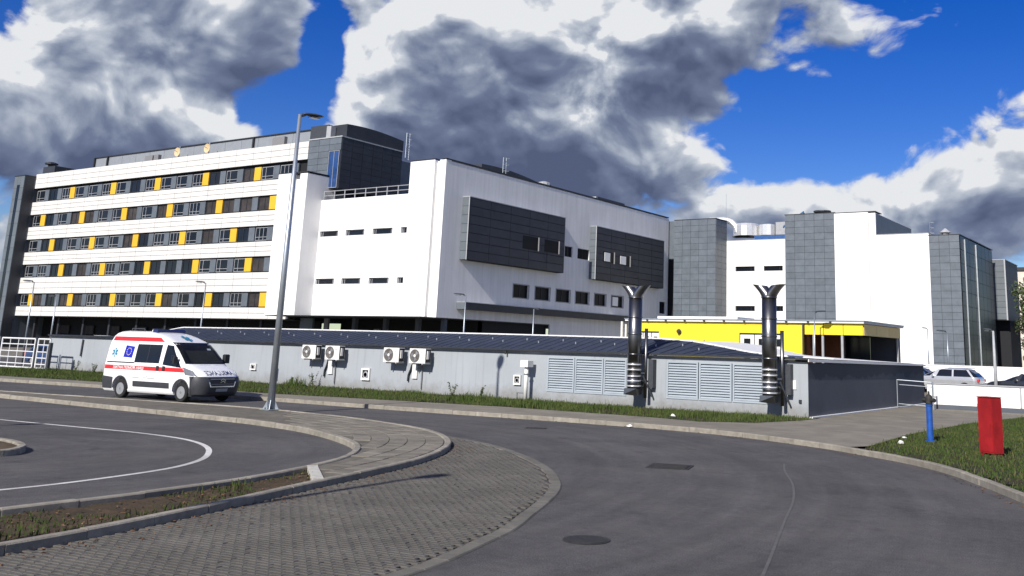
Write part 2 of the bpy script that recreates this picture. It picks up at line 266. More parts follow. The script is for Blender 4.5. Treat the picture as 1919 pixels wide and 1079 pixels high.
# ------------------------------------------------------------------ mesh helpers
def wloc(o):
    p = Vector((0, 0, 0))
    while o is not None:
        p += o.location; o = o.parent
    return p
class MB:
    def __init__(s): s.v = []; s.f = []
    def add(s, vs, fs):
        o = len(s.v); s.v += [tuple(p) for p in vs]; s.f += [tuple(i+o for i in f) for f in fs]; return s
    def box(s, x0, y0, z0, x1, y1, z1):
        return s.add([(x0,y0,z0),(x1,y0,z0),(x1,y1,z0),(x0,y1,z0),(x0,y0,z1),(x1,y0,z1),(x1,y1,z1),(x0,y1,z1)],
                     [(0,3,2,1),(4,5,6,7),(0,1,5,4),(1,2,6,5),(2,3,7,6),(3,0,4,7)])
    def cbox(s, x0, y0, z0, x1, y1, z1, c=.01):      # box with chamfered top edges
        s.add([(x0,y0,z0),(x1,y0,z0),(x1,y1,z0),(x0,y1,z0),(x0,y0,z1-c),(x1,y0,z1-c),(x1,y1,z1-c),(x0,y1,z1-c),(x0+c,y0+c,z1),(x1-c,y0+c,z1),(x1-c,y1-c,z1),(x0+c,y1-c,z1)],
              [(0,3,2,1),(0,1,5,4),(1,2,6,5),(2,3,7,6),(3,0,4,7),(4,5,9,8),(5,6,10,9),(6,7,11,10),(7,4,8,11),(8,9,10,11)]); return s
    def quad(s, a, b, c, d): return s.add([a, b, c, d], [(0, 1, 2, 3)])
    def prism(s, poly, z0, z1):
        n = len(poly); a = 0
        for i in range(n):
            x0, y0 = poly[i][:2]; x1, y1 = poly[(i+1) % n][:2]; a += x0*y1-x1*y0
        if a < 0: poly = poly[::-1]
        return s.add([(p[0], p[1], z0) for p in poly]+[(p[0], p[1], z1) for p in poly],
                     [tuple(range(n-1, -1, -1)), tuple(range(n, 2*n))]+[(i, (i+1) % n, n+(i+1) % n, n+i) for i in range(n)])
    def sheet(s, poly, z):
        n = len(poly); a = 0
        for i in range(n):
            x0, y0 = poly[i][:2]; x1, y1 = poly[(i+1) % n][:2]; a += x0*y1-x1*y0
        if a < 0: poly = poly[::-1]
        return s.add([(p[0], p[1], z) for p in poly], [tuple(range(n))])
    def cyl(s, p0, p1, r0, r1=None, n=12, caps=True):
        r1 = r0 if r1 is None else r1; p0 = Vector(p0); p1 = Vector(p1); ax = (p1-p0).normalized()
        t = Vector((0,0,1)) if abs(ax.z) < .9 else Vector((1,0,0)); u = ax.cross(t).normalized(); w = ax.cross(u)
        vs = []
        for p, r in ((p0, r0), (p1, r1)):
            for i in range(n):
                a = 2*math.pi*i/n; vs.append(p+u*(r*math.cos(a))+w*(r*math.sin(a)))
        fs = [(i, (i+1) % n, n+(i+1) % n, n+i) for i in range(n)]
        if caps: fs += [tuple(range(n-1, -1, -1)), tuple(range(n, 2*n))]
        return s.add(vs, fs)
    def tube(s, pts, r, n=8):
        for a, b in zip(pts, pts[1:]): s.cyl(a, b, r, r, n)
        return s
    def lathe(s, prof, c=(0,0,0), n=16, axis='z', caps=True):
        vs = []; c = Vector(c)
        for r, h in prof:
            for i in range(n):
                a = 2*math.pi*i/n; q = (r*math.cos(a), r*math.sin(a), h)
                if axis == 'y': q = (q[0], q[2], q[1])
                if axis == 'x': q = (q[2], q[0], q[1])
                vs.append(c+Vector(q))
        m_ = len(prof); fs = []
        for k in range(m_-1):
            for i in range(n): fs.append((k*n+i, k*n+(i+1) % n, (k+1)*n+(i+1) % n, (k+1)*n+i))
        if caps: fs.append(tuple(range(n-1, -1, -1))); fs.append(tuple(range((m_-1)*n, m_*n)))
        return s.add(vs, fs)
    def mesh(s, name, mt, off=Vector((0,0,0)), smooth=False):
        me = bpy.data.meshes.new(name)
        me.from_pydata([(p[0]-off.x, p[1]-off.y, p[2]-off.z) for p in s.v], [], s.f); me.materials.append(mt)
        me.update()
        if smooth:
            for p in me.polygons: p.use_smooth = True
        return me
    def build(s, name, mt, parent=None, local=False, smooth=False, loc=None):
        off = wloc(parent) if (parent is not None and not local) else Vector((0,0,0))
        if loc is not None: off = off+Vector(loc)-(Vector((0,0,0)))
        o = bpy.data.objects.new(name, s.mesh(name, mt, off if loc is None else Vector(loc), smooth)); COL.objects.link(o)
        if loc is not None: o.location = Vector(loc)-(wloc(parent) if parent is not None else Vector((0,0,0)))
        if parent is not None: o.parent = parent
        return o
def box(name, mt, parent, *a, **k): return MB().box(*a).build(name, mt, parent, **k)
def inst(name, me, parent, loc, rz=0):
    o = bpy.data.objects.new(name, me); COL.objects.link(o)
    o.location = Vector(loc)-(wloc(parent) if parent is not None else Vector((0,0,0))); o.rotation_euler = (0, 0, rz)
    if parent is not None: o.parent = parent
    return o
def linst(name, me, parent, loc, rot=(0,0,0)):
    o = bpy.data.objects.new(name, me); COL.objects.link(o); o.location = loc; o.rotation_euler = rot; o.parent = parent; return o
def tag(o, label=None, cat=None, group=None, kind=None):
    if label: o['label'] = label
    if cat: o['category'] = cat
    if group: o['group'] = group
    if kind: o['kind'] = kind
    return o
def thing(name, label, cat, loc, rz=0, group=None):
    o = bpy.data.objects.new(name, None); COL.objects.link(o); o.location = loc; o.rotation_euler = (0, 0, rz); o.empty_display_size = .3
    return tag(o, label, cat, group)
def copy_tree(o, parent=None):
    c = o.copy(); COL.objects.link(c); c.parent = parent
    for ch in list(o.children): copy_tree(ch, c)
    return c
def spline(pts, step=.5):
    P = [Vector((p[0], p[1], 0)) for p in pts]; n = len(P); h = [max(1e-6, (P[i+1]-P[i]).length) for i in range(n-1)]; T = []
    for i in range(n):
        if i == 0: T.append((P[1]-P[0])/h[0])
        elif i == n-1: T.append((P[-1]-P[-2])/h[-1])
        else: T.append(((P[i]-P[i-1])/h[i-1]*h[i]+(P[i+1]-P[i])/h[i]*h[i-1])/(h[i-1]+h[i]))
    out = []
    for i in range(n-1):
        m_ = max(1, int(h[i]/step))
        for k in range(m_):
            t = k/m_; t2, t3 = t*t, t*t*t
            out.append(P[i]*(2*t3-3*t2+1)+T[i]*(h[i]*(t3-2*t2+t))+P[i+1]*(-2*t3+3*t2)+T[i+1]*(h[i]*(t3-t2)))
    out.append(P[-1]); return out
def arclen(pl):
    s = [0]
    for a, b in zip(pl, pl[1:]): s.append(s[-1]+(b-a).length)
    return s
def at_len(pl, s, d):
    if d <= 0: return pl[0]
    for i in range(len(s)-1):
        if d <= s[i+1]:
            return pl[i].lerp(pl[i+1], (d-s[i])/max(1e-9, s[i+1]-s[i]))
    return pl[-1]
def offset(pl, dist):
    out = []
    for i, p in enumerate(pl):
        t = (pl[min(i+1, len(pl)-1)]-pl[max(i-1, 0)]).normalized(); out.append(p+Vector((-t.y, t.x, 0))*dist)
    return out
def inpoly(x, y, poly):
    c = False; n = len(poly); j = n-1
    for i in range(n):
        xi, yi = poly[i][0], poly[i][1]; xj, yj = poly[j][0], poly[j][1]
        if (yi > y) != (yj > y) and x < (xj-xi)*(y-yi)/(yj-yi)+xi: c = not c
        j = i
    return c

# ------------------------------------------------------------------ ground, roads, kerbs
tag(MB().box(-1500, -600, -1.0, 1500, 2200, -.03).build('ground', M_ground), kind='structure')
tag(MB().sheet([(-95, -30), (40, -30), (40, 60), (-95, 60)], 0).build('road', M_asph), kind='structure')

K = .12
lot_edge = spline([(-60, 19.3), (-48, 19.6), (-37.9, 19.5), (-32.1, 19.35), (-27.1, 19.15), (-23.3, 18.95), (-20.6, 18.35), (-18.4, 17.4), (-16.7, 16.35), (-15.6, 15.2), (-14.9, 14.1), (-14.45, 13.0), (-13.95, 11.2), (-13.72, 9.5), (-13.65, 7.3), (-13.6, 3), (-13.6, -4)], .25)
out_edge = spline([(-11.1, -4), (-11.15, 3), (-11.32, 6.1), (-11.52, 7.43), (-12.0, 9.3), (-12.65, 11.5), (-13.2, 13.5), (-13.75, 15.15), (-14.45, 16.65), (-15.2, 17.85), (-16.2, 19.0), (-17.3, 19.95), (-18.9, 20.85), (-20.8, 21.5), (-23.5, 22.1), (-27.05, 22.4), (-32, 21.9), (-39.1, 20.9), (-48, 20.4), (-60, 20.1)], .25)

def kerb(name, line, side, width=.15, top=K+.012, step=1.0, mt=M_conc, jit=.006):
    """row of kerb stones along a line; side=+1 grows to the left of travel"""
    root = MB()
    inner = offset(line, side*width)
    n = len(line)
    root.add([(p.x, p.y, -.02) for p in offset(line, side*.012)]+[(p.x, p.y, -.02) for p in offset(line, side*(width-.012))]+[(p.x, p.y, top-.03) for p in offset(line, side*.012)]+[(p.x, p.y, top-.03) for p in offset(line, side*(width-.012))],
             [(i, i+1, 2*n+i+1, 2*n+i) for i in range(n-1)]+[(n+i, 3*n+i, 3*n+i+1, n+i+1) for i in range(n-1)]+[(2*n+i, 2*n+i+1, 3*n+i+1, 3*n+i) for i in range(n-1)])
    ro = tag(root.build(name, M_joint), kind='structure')
    s = arclen(line); d = 0
    while d < s[-1]-.3:
        e = min(d+step*random.uniform(.97, 1.03), s[-1]); k = 3; A = []; B_ = []
        dz = random.uniform(-jit, jit); dl = random.uniform(-jit, jit)
        for i in range(k+1):
            q = d+.006+(e-d-.012)*i/k; p = at_len(line, s, q); t = (at_len(line, s, q+.1)-at_len(line, s, q-.1)).normalized(); nn = Vector((-t.y, t.x, 0))*side
            A.append(p+nn*dl); B_.append(p+nn*(width+dl))
        c = .018; mb = MB(); vs = []
        for i in range(k+1):
            u = (B_[i]-A[i]).normalized()
            for p, z in ((A[i], -.015), (A[i], top+dz-c), (A[i]+u*c, top+dz), (B_[i]-u*c, top+dz), (B_[i], top+dz-c), (B_[i], -.015)): vs.append((p.x, p.y, z))
        fs = []
        for i in range(k):
            for j in range(5): fs.append((i*6+j, i*6+j+1, (i+1)*6+j+1, (i+1)*6+j))
        fs += [(0, 5, 4, 3, 2, 1), tuple(k*6+j for j in range(6))]
        if side < 0: fs = [f[::-1] for f in fs]
        mb.add(vs, [f[::-1] for f in fs])
        mb.build('kerb_stone', mt, ro); d = e
    return ro
kerb('lot_kerb', lot_edge, +1)
kerb('island_kerb', out_edge, +1)

# paved island (rows of blocks that follow the outer kerb), soil strip
i_tip = next(i for i, p in enumerate(lot_edge) if p.y < 13.0 and p.x > -15)
o_tip = next(i for i, p in enumerate(out_edge) if p.y > 11.9)
isl = offset(lot_edge, .16)[:i_tip]+[Vector((-14.25, 12.9, 0)), Vector((-12.95, 11.9, 0))]+offset(out_edge, .16)[o_tip:]
isl_poly = [(p.x, p.y) for p in isl]
island = tag(MB().sheet(isl_poly, K-.010).build('traffic_island', mat('island_mortar', (.15, .136, .11), .95, .25, 3, .4, 50)), kind='structure')
isl_bound = [(p.x, p.y) for p in offset(lot_edge, .06)]+[(p.x, p.y) for p in offset(out_edge, .06)]
def block_rows(parent, base_line, poly, first, rowh, blk, nrow, ztop, zbot, mt, name, limit, side=1, near=(0, 0), gap=.022, lo=0, skew=.5):
    cand = []
    bound = isl_bound
    for r in range(nrow):
        l0 = offset(base_line, side*(first+r*rowh+gap/2)); l1 = offset(base_line, side*(first+(r+1)*rowh-gap/2)); s = arclen(l0); s1 = arclen(l1)
        d = (r % 2)*blk*skew
        while d < s[-1]-blk:
            f0 = d/s[-1]; f1 = (d+blk)/s[-1]; g = gap/2/s[-1]
            q = [at_len(l0, s, (f0+g)*s[-1]), at_len(l0, s, (f1-g)*s[-1]), at_len(l1, s1, (f1-g)*s1[-1]), at_len(l1, s1, (f0+g)*s1[-1])]
            c = (q[0]+q[1]+q[2]+q[3])/4
            if inpoly(c.x, c.y, poly) and all(inpoly(p.x, p.y, bound) and p.y > 12.95-(p.x+14.35)*.786 for p in q): cand.append((((c.x-near[0])**2+(c.y-near[1])**2), q))
            d += blk
    cand.sort(key=lambda t: t[0])
    rest = MB()
    for i, (_, q) in enumerate(cand):
        dz = random.uniform(-.004, .003); mb = MB() if i < limit else rest
        zt = ztop+dz; c = .008; cc = (q[0]+q[1]+q[2]+q[3])/4
        top = [p+(cc-p).normalized()*c for p in q]
        vs = [(p.x, p.y, zbot) for p in q]+[(p.x, p.y, zt-c*.8) for p in q]+[(p.x, p.y, zt+random.uniform(-.0015, .0015)) for p in top]
        fs = [(0,1,5,4),(1,2,6,5),(2,3,7,6),(3,0,4,7),(4,5,9,8),(5,6,10,9),(6,7,11,10),(7,4,8,11),(8,9,10,11)]
        if (q[1]-q[0]).cross(q[3]-q[0]).z < 0: fs = [f[::-1] for f in fs]
        mb.add(vs, fs)
        if i < limit: mb.build(name, mt, parent)
    if rest.v: tag(rest.build(name+'s_beyond', mt, parent), kind='stuff')
i0 = next(i for i, p in enumerate(out_edge) if p.y > 11.0)
block_rows(island, out_edge[i0:], isl_poly, .16, .42, .62, 9, K+.002, K-.05, M_tile, 'paving_block', 300, near=(-14, 13))
soil_poly = [(p.x, p.y) for p in offset(lot_edge, .15)[i_tip:]]+[(p.x, p.y) for p in offset(out_edge, .15)[:o_tip]]+[(-12.95, 11.9), (-14.25, 12.9)]
def bumpy(name, poly, z, amp, mt, step=.25):
    xs = [p[0] for p in poly]; ys = [p[1] for p in poly]; mb = MB(); idx = {}
    nx = int((max(xs)-min(xs))/step)+1; ny = int((max(ys)-min(ys))/step)+1
    for i in range(nx+1):
        for j in range(ny+1):
            idx[i, j] = len(mb.v); mb.v.append((min(xs)+i*step, min(ys)+j*step, z+random.uniform(-amp, amp)))
    for i in range(nx):
        for j in range(ny):
            if all(inpoly(min(xs)+(i+a)*step, min(ys)+(j+b)*step, poly) for a in (0, 1) for b in (0, 1)): mb.f.append((idx[i, j], idx[i+1, j], idx[i+1, j+1], idx[i, j+1]))
    mb.sheet(poly, z-amp-.003)
    return tag(mb.build(name, mt), kind='structure')
bumpy('soil_strip', [(p.x, p.y) for p in offset(lot_edge, .05)[i_tip-1:]]+[(p.x, p.y) for p in offset(out_edge, .05)[:o_tip]]+[(-12.9, 11.95), (-14.3, 13.0)], .045, .018, M_soil, .14)
# end stones between the paved island and the soil
tag(MB().add([(-14.35,12.95,0),(-12.95,11.85,0),(-12.85,11.98,0),(-14.25,13.1,0),(-14.35,12.95,K+.02),(-12.95,11.85,K+.015),(-12.85,11.98,K+.015),(-14.25,13.1,K+.02)],
    [(4,5,6,7),(0,1,5,4),(1,2,6,5),(2,3,7,6),(3,0,4,7)]).build('end_kerb', mat('pale_stone', (.5,.48,.43), .85, .2, 6, .2)), kind='structure')

# block-paved lane with a flush border
lane_edge = spline([(-7.0, -4), (-7.1, 3), (-7.3, 7.2), (-7.5, 8.8), (-7.82, 9.95), (-8.14, 10.99), (-8.6, 12.0), (-9.2, 13.3), (-9.9, 14.6), (-10.75, 15.75), (-11.85, 16.95), (-13.5, 18.35), (-15.7, 19.75), (-17.4, 20.4), (-18.2, 20.7)], .3)
lane_poly = [(p.x, p.y) for p in lane_edge]+[(p.x, p.y) for p in out_edge[::-1] if p.y > -4 and p.x > -18.6]
lane = tag(MB().sheet(lane_poly, .004).build('paved_lane', M_joint), kind='structure')
# running bond of 20 x 10 blocks, nearest ones singly
blk = []; ang = R(6); ca, sa = math.cos(ang), math.sin(ang)
lane_in = [(p.x, p.y) for p in offset(lane_edge, .26)]+[(p.x, p.y) for p in offset(out_edge, -.02)[::-1] if p.y > -4 and p.x > -18.4]
for r in range(-80, 230):
    for c in range(-80, 80):
        u = (c+(r % 2)*.5)*.178; v = r*.092
        x = -12+u*ca-v*sa; y = 4+u*sa+v*ca
        if y > 4.0 and inpoly(x, y, lane_in): blk.append((x*x+y*y, x, y))
blk.sort()
def paver_mesh(k):
    mb = MB(); w, h = .085, .042
    out = [(-w, -h), (-.03, -h), (.03, -h+.012), (w, -h), (w, h), (.03, h), (-.03, h-.012), (-w, h)]
    n = len(out); c = .007
    mb.add([(x, y, 0) for x, y in out]+[(x, y, .016) for x, y in out]+[(x*(1-c/w), y*(1-c/h), .022) for x, y in out], [(i, (i+1) % n, n+(i+1) % n, n+i) for i in range(n)]+[(n+i, n+(i+1) % n, 2*n+(i+1) % n, 2*n+i) for i in range(n)]+[tuple(2*n+i for i in range(n))])
    return mb
pm = paver_mesh(0).mesh('paver', M_paver); pmb = paver_mesh(0); rest = MB()
for i, (d, x, y) in enumerate(blk):
    rz = ang+random.uniform(-.02, .02); z = .002+random.uniform(-.002, .003)
    if i < 300: inst('paver', pm, lane, (x, y, z), rz)
    else:
        c_, s_ = math.cos(rz), math.sin(rz); tx, ty = random.gauss(0, .016), random.gauss(0, .03)
        rest.add([(x+a*c_-b*s_, y+a*s_+b*c_, z+e+a*tx+b*ty) for a, b, e in pmb.v], pmb.f)
tag(rest.build('pavers_beyond', M_paver, lane), kind='stuff')
kerb('lane_border', lane_edge, +1, .22, .020, .5, mat('border_concrete', (.15, .14, .12), .92, .2, 3, .3, 50, grime=.4), .003)

# pavement along the annex, driveway, kerb
far_edge = spline([(-80, 25.2), (-60, 25.3), (-48.3, 25.9), (-43.3, 26.4), (-31.2, 26.55), (-24, 26.85), (-20.8, 27.1), (-16.7, 27.3), (-14.6, 27.25), (-11.9, 26.7), (-10.2, 25.95), (-8.65, 25.1), (-7.9, 24.55), (-6.3, 23.3), (-5, 21.75), (-4.06, 20.2), (-3.16, 18.6), (-2, 16), (-.6, 12), (.5, 7)], .3)
kerb('pavement_kerb', [p for p in far_edge if p.x > -62], +1, .15, K+.015)
back_edge = [(-80, 27.3), (-52.9, 27.5), (-46.2, 28.2), (-33.7, 28.7), (-30.4, 29.3), (-23.5, 30.3), (-18.4, 30.3), (-16.5, 30.2), (-14.9, 29.8), (-13.4, 31), (-12.75, 33.6), (-12.75, 35)]
fe = offset(far_edge, .1)
drive_i = next(i for i, p in enumerate(fe) if p.x > -8.3)
walk = MB().sheet([(p.x, p.y) for p in fe[:drive_i]]+[(-8.0, 25.7), (-8.3, 30.6), (-8.1, 37.6), (-7, 46.5), (12, 46.5), (12, 90), (-13, 90), (-12.9, 36)]+back_edge[::-1], K).build('pavement', M_walk)
tag(walk, kind='structure')
bumpy('verge_soil', [(p[0], p[1]) for p in back_edge]+[(-13.0, 35.5), (-80, 35.5)], K-.015, .012, M_turf, .4)
lawn_poly = [(p.x, p.y) for p in fe[drive_i:]]+[(14, 7), (14, 46.5), (-7, 46.5), (-8.1, 37.6), (-8.3, 30.6), (-8.0, 25.7)]
bumpy('lawn_soil', lawn_poly, K-.02, .015, M_turf, .4)

def grass(name, label, spots, mt=M_grass):
    """spots: (x, y, z, height) -> one curved blade each"""
    mb = MB()
    for x, y, z, h in spots:
        a = random.uniform(0, 6.28); w = random.uniform(.006, .012)*(1+h); lean = random.uniform(.1, .6)*h; b = random.uniform(0, 6.28)
        dx, dy = math.cos(a)*w, math.sin(a)*w; lx, ly = math.cos(b)*lean, math.sin(b)*lean
        mb.add([(x-dx, y-dy, z), (x+dx, y+dy, z), (x+dx*.7+lx*.35, y+dy*.7+ly*.35, z+h*.6), (x-dx*.7+lx*.35, y-dy*.7+ly*.35, z+h*.6), (x+lx, y+ly, z+h*.95)], [(0, 1, 2, 3), (3, 2, 4)])
    return tag(mb.build(name, mt), label, None, None, 'stuff')
sp = []
verge = back_edge+[(-13.15, 35.15), (-80, 35.15)]
tall = [(-38.8, 33.9, 1.0, .75), (-26.6, 32.6, 1.6, .5), (-23, 31.8, 2.2, .48), (-20, 32, 2, .36), (-31.0, 33.6, 1.6, .34), (-58, 31, 4, .4), (-47, 31.5, 3, .34), (-16, 32, 1.6, .36), (-14.3, 32.6, 1.2, .4)]
cnt = 0
while cnt < 52000:
    x = random.uniform(-66, -12.8); y = random.uniform(27.4, 35.1)
    if not inpoly(x, y, verge): continue
    h = .1
    for tx, ty, tr, th in tall:
        q = ((x-tx)**2+(y-ty)**2)/tr**2
        if q < 1: h = max(h, th*.72*(1-q))
    h *= random.uniform(.4, 1.25)
    if random.random() < .03: h += .2*random.random()
    if math.sin(x*1.7)+math.sin(y*2.3+x*.6) < -1.0 and random.random() < .75: continue
    sp.append((x, y, K-.01, h)); cnt += 1
grass('verge_grass', 'unmown green grass along the foot of the long grey wall', sp)
sp = []; cnt = 0
while cnt < 75000:
    x = random.uniform(-8.4, 3); y = random.uniform(14, 46)
    if not inpoly(x, y, lawn_poly): continue
    d = min((Vector((x, y, 0))-p).length for p in fe[drive_i::6])
    if d < .12 or (d < .9 and random.random() > (d/.9)*.6+.1): continue
    h = random.uniform(.03, .09)
    if random.random() < .015: h += .12
    sp.append((x, y, K-.02, h)); cnt += 1
grass('lawn_grass', 'green lawn around the red cabinet and blue hydrant', sp)
sp = []
for _ in range(5200):
    x = random.uniform(-14.5, -11); y = random.uniform(5, 13)
    if inpoly(x, y, soil_poly) and math.sin(x*3)+math.sin(y*2) > -.6: sp.append((x, y, .04, random.uniform(.02, .10)*(1.4 if math.sin(x*5)+math.sin(y*3.1) > .8 else .7)))
grass('strip_weeds', 'sparse weeds in the brown soil strip between kerbs', sp)
def dry(n, x0, x1, y0, y1, test, z):
    out = []
    while len(out) < n:
        x = random.uniform(x0, x1); y = random.uniform(y0, y1)
        if test(x, y) and math.sin(x*1.3+1)+math.sin(y*1.9+x*.4) > -.3: out.append((x, y, z, random.uniform(.04, .15)))
    return out
grass('dry_verge_grass', 'dry straw-coloured stalks among the grass along the grey wall', dry(2200, -66, -12.6, 27.2, 35.1, lambda x, y: inpoly(x, y, verge), K-.01), M_dry)
grass('dry_lawn_grass', 'dry straw-coloured blades in the lawn near the kerb', dry(1500, -8.4, 3, 14, 40, lambda x, y: inpoly(x, y, lawn_poly), K-.02), M_dry)
mb = MB()
for _ in range(1500):
    q = random.random()
    if q < .55:
        x = random.uniform(-14.5, -11); y = random.uniform(5, 13)
        if not inpoly(x, y, soil_poly): continue
        z = .06
    elif q < .8:
        p = random.choice(out_edge[20:90]); x = p.x+random.uniform(.02, .3)+(random.random()**3)*.5; y = p.y+random.uniform(-.2, .1); z = .03
        if inpoly(x, y, isl_poly) or inpoly(x, y, soil_poly): continue
    else:
        p = random.choice(far_edge[-110:-20]); x = p.x-random.uniform(.02, .25); y = p.y-random.uniform(.02, .25); z = .006
    a = random.uniform(0, 6.28); s_ = random.uniform(.012, .035); c_, d_ = math.cos(a)*s_, math.sin(a)*s_
    mb.add([(x-c_, y-d_, z), (x+d_*.6, y-c_*.6, z+random.uniform(0, .02)), (x+c_, y+d_, z+.006), (x-d_*.6, y+c_*.6, z+random.uniform(0, .02))], [(0, 1, 2, 3)])
tag(mb.build('leaf_litter', M_leaf), 'dry fallen leaves and crumbs along the kerbs', None, None, 'stuff')

# painted lane line round the lot, small island, manhole, drain, cracks
def ribbon(pts, w, z, name, mt, kind='structure'):
    pl = spline(pts, .25); a = offset(pl, w/2); b = offset(pl, -w/2); n = len(pl)
    return tag(MB().add([(p.x, p.y, z) for p in a]+[(p.x, p.y, z) for p in b], [(n+i, n+i+1, i+1, i) for i in range(n-1)]).build(name, mt), kind=kind)
ribbon([(-50, 14.9), (-28.4, 14.85), (-25.4, 15.1), (-22.8, 15.3), (-20.8, 15.1), (-19.3, 14.5), (-18.2, 13.75), (-17.3, 12.9), (-16.65, 11.9), (-16.2, 10.4), (-16.0, 9.0), (-16.0, 8.4), (-16, 4), (-16, -6)], .12, .005, 'lane_marking', M_paint)
sm = [(-40, 11.6), (-23, 11.75), (-21.5, 11.65), (-20.7, 11.35), (-20.2, 10.8), (-20.25, 10.2), (-20.8, 9.75), (-21.8, 9.5), (-24, 9.3), (-40, 9)]
kerb('small_island_kerb', spline(sm, .12), -1, .15, K+.01, .45)
tag(MB().sheet([(p.x, p.y) for p in offset(spline(sm, .25), -.1)], .09).build('small_island_soil', M_soil), kind='structure')
M_tar = mat('crack_sealant', (.10, .098, .094), .8, .2, 9)
ribbon([(-8.5, 21.2), (-8.05, 20.1), (-7.05, 18.0), (-6.3, 16.1), (-5.65, 14.1), (-4.6, 10.9), (-4, 9)], .04, .0045, 'road_seam', M_tar)
mh = thing('manhole_cover', 'dark square cast iron manhole cover in the middle of the road', 'manhole', (-10.05, 18.8, .004), R(18))
MB().box(-.44, -.40, 0, .44, .40, .010).build('rim', M_iron, mh, local=True)
cv = MB().box(-.38, -.34, .0101, .38, .34, .018).build('cover', M_iron, mh, local=True)
mb = MB()
for i in range(7): mb.box(-.34, -.30+i*.1-.02, .0181, .34, -.30+i*.1+.02, .023)
mb.build('tread_ribs', M_iron, cv, local=True)
dr = thing('storm_drain', 'small dark storm drain grate near the far kerb', 'drain', (-17.6, 24.5, .004), R(30))
MB().box(-.32, -.2, 0, .32, .2, .008).build('rim', M_iron, dr, local=True)
for i in range(6): MB().box(-.27+i*.1, -.16, .0081, -.22+i*.1, .16, .016).build('bar', M_iron, dr, local=True)
mh2 = thing('round_manhole_cover', 'dark round iron cover close to the paved lane border in the foreground', 'manhole', (-7.05, 11.0, .004))
MB().lathe([(.30, 0), (.30, .006)], (0, 0, 0), 24).build('rim', M_iron, mh2, local=True)
MB().lathe([(.26, .0061), (.26, .010)], (0, 0, 0), 24).build('cover', M_iron, mh2, local=True)

# ------------------------------------------------------------------ building helpers
def facade(O, U, w, h, N, holes, depth=.25):
    """front sheet with openings: O lower-left corner, U along, z up, N outward; holes (u0, v0, u1, v1)"""
    O = Vector(O); U = Vector(U); N = Vector(N); Z = Vector((0, 0, 1)); mb = MB()
    us = sorted({0, w, *[q for hh in holes for q in (hh[0], hh[2])]}); vs = sorted({0, h, *[q for hh in holes for q in (hh[1], hh[3])]})
    P = lambda u, v, d=0: tuple(O+U*u+Z*v-N*d)
    flip = U.cross(Z).dot(N) < 0
    def q(a, b, c, d): mb.quad(*( (a, d, c, b) if flip else (a, b, c, d)))
    for i in range(len(us)-1):
        for j in range(len(vs)-1):
            uc, vc = (us[i]+us[i+1])/2, (vs[j]+vs[j+1])/2
            if any(a < uc < c and b < vc < d for a, b, c, d in holes): continue
            q(P(us[i], vs[j]), P(us[i+1], vs[j]), P(us[i+1], vs[j+1]), P(us[i], vs[j+1]))
    for a, b, c, d in holes:
        q(P(a, b), P(a, b, depth), P(c, b, depth), P(c, b)); q(P(c, d), P(c, d, depth), P(a, d, depth), P(a, d))
        q(P(a, d), P(a, d, depth), P(a, b, depth), P(a, b)); q(P(c, b), P(c, b, depth), P(c, d, depth), P(c, d))
    return mb
def window_meshes(w, h, mull=(), tilt=None, fm=None, axis='y', pane=None, bar=.06, sill=False):
    """pane + frame lying in the plane y=0 (or x=0), origin at lower-left, facing -y (or +x)"""
    def B(mb, u0, v0, u1, v1, d0, d1):
        if axis == 'y': mb.box(u0, d0, v0, u1, d1, v1)
        else: mb.box(-d1, u0, v0, -d0, u1, v1)
    p = MB(); B(p, 0, 0, w, h, .04, .06)
    f = MB(); B(f, 0, 0, bar, h, -.02, .039); B(f, w-bar, 0, w, h, -.02, .039); B(f, bar, 0, w-bar, bar, -.02, .039); B(f, bar, h-bar, w-bar, h, -.02, .039)
    for u in mull: B(f, u-bar*.45, bar, u+bar*.45, h-bar, -.015, .038)
    if tilt: B(f, bar, tilt-bar*.4, w-bar, tilt+bar*.4, -.01, .037)
    return p.mesh('pane', pane or M_glass), f.mesh('frame', fm or M_frame)
def put_window(parent, pm_, fm_, loc):
    o = inst('window', pm_, parent, loc); f = bpy.data.objects.new('frame', fm_); COL.objects.link(f); f.parent = o; return o
def panel_grid(parent, face, a0, a1, z0, z1, plane, na, nz, mt, gap=.035, t=.06, name='panel'):
    """cladding panels as children: face 'y' (plane Y, facing -y) or 'x' (plane X, facing +x)"""
    w = (a1-a0)/na; h = (z1-z0)/nz; mb = MB()
    if face == 'y': mb.box(gap/2, -t, gap/2, w-gap/2, 0, h-gap/2)
    else: mb.box(0, gap/2, gap/2, t, w-gap/2, h-gap/2)
    me = mb.mesh(name, mt)
    for i in range(na):
        for j in range(nz):
            loc = (a0+i*w, plane+random.uniform(-.004, .004), z0+j*h) if face == 'y' else (plane+random.uniform(-.004, .004), a0+i*w, z0+j*h)
            inst(name, me, parent, loc)
def ladder(parent, x, y, z0, z1, face='x'):
    mb = MB()
    for s in (-.3, .3): mb.cyl((x, y+s, z0), (x, y+s, z1), .05, n=6)
    z = z0
    while z < z1: mb.cyl((x, y-.3, z), (x, y+.3, z), .03, n=5); z += .35
    for zz in (z1-.1, z1-.9, z1-1.7): mb.tube([(x, y-.3, zz), (x+.5, y-.3, zz), (x+.7, y, zz), (x+.5, y+.3, zz), (x, y+.3, zz)], .03, 5)
    return mb.build('roof_ladder', M_galv, parent)

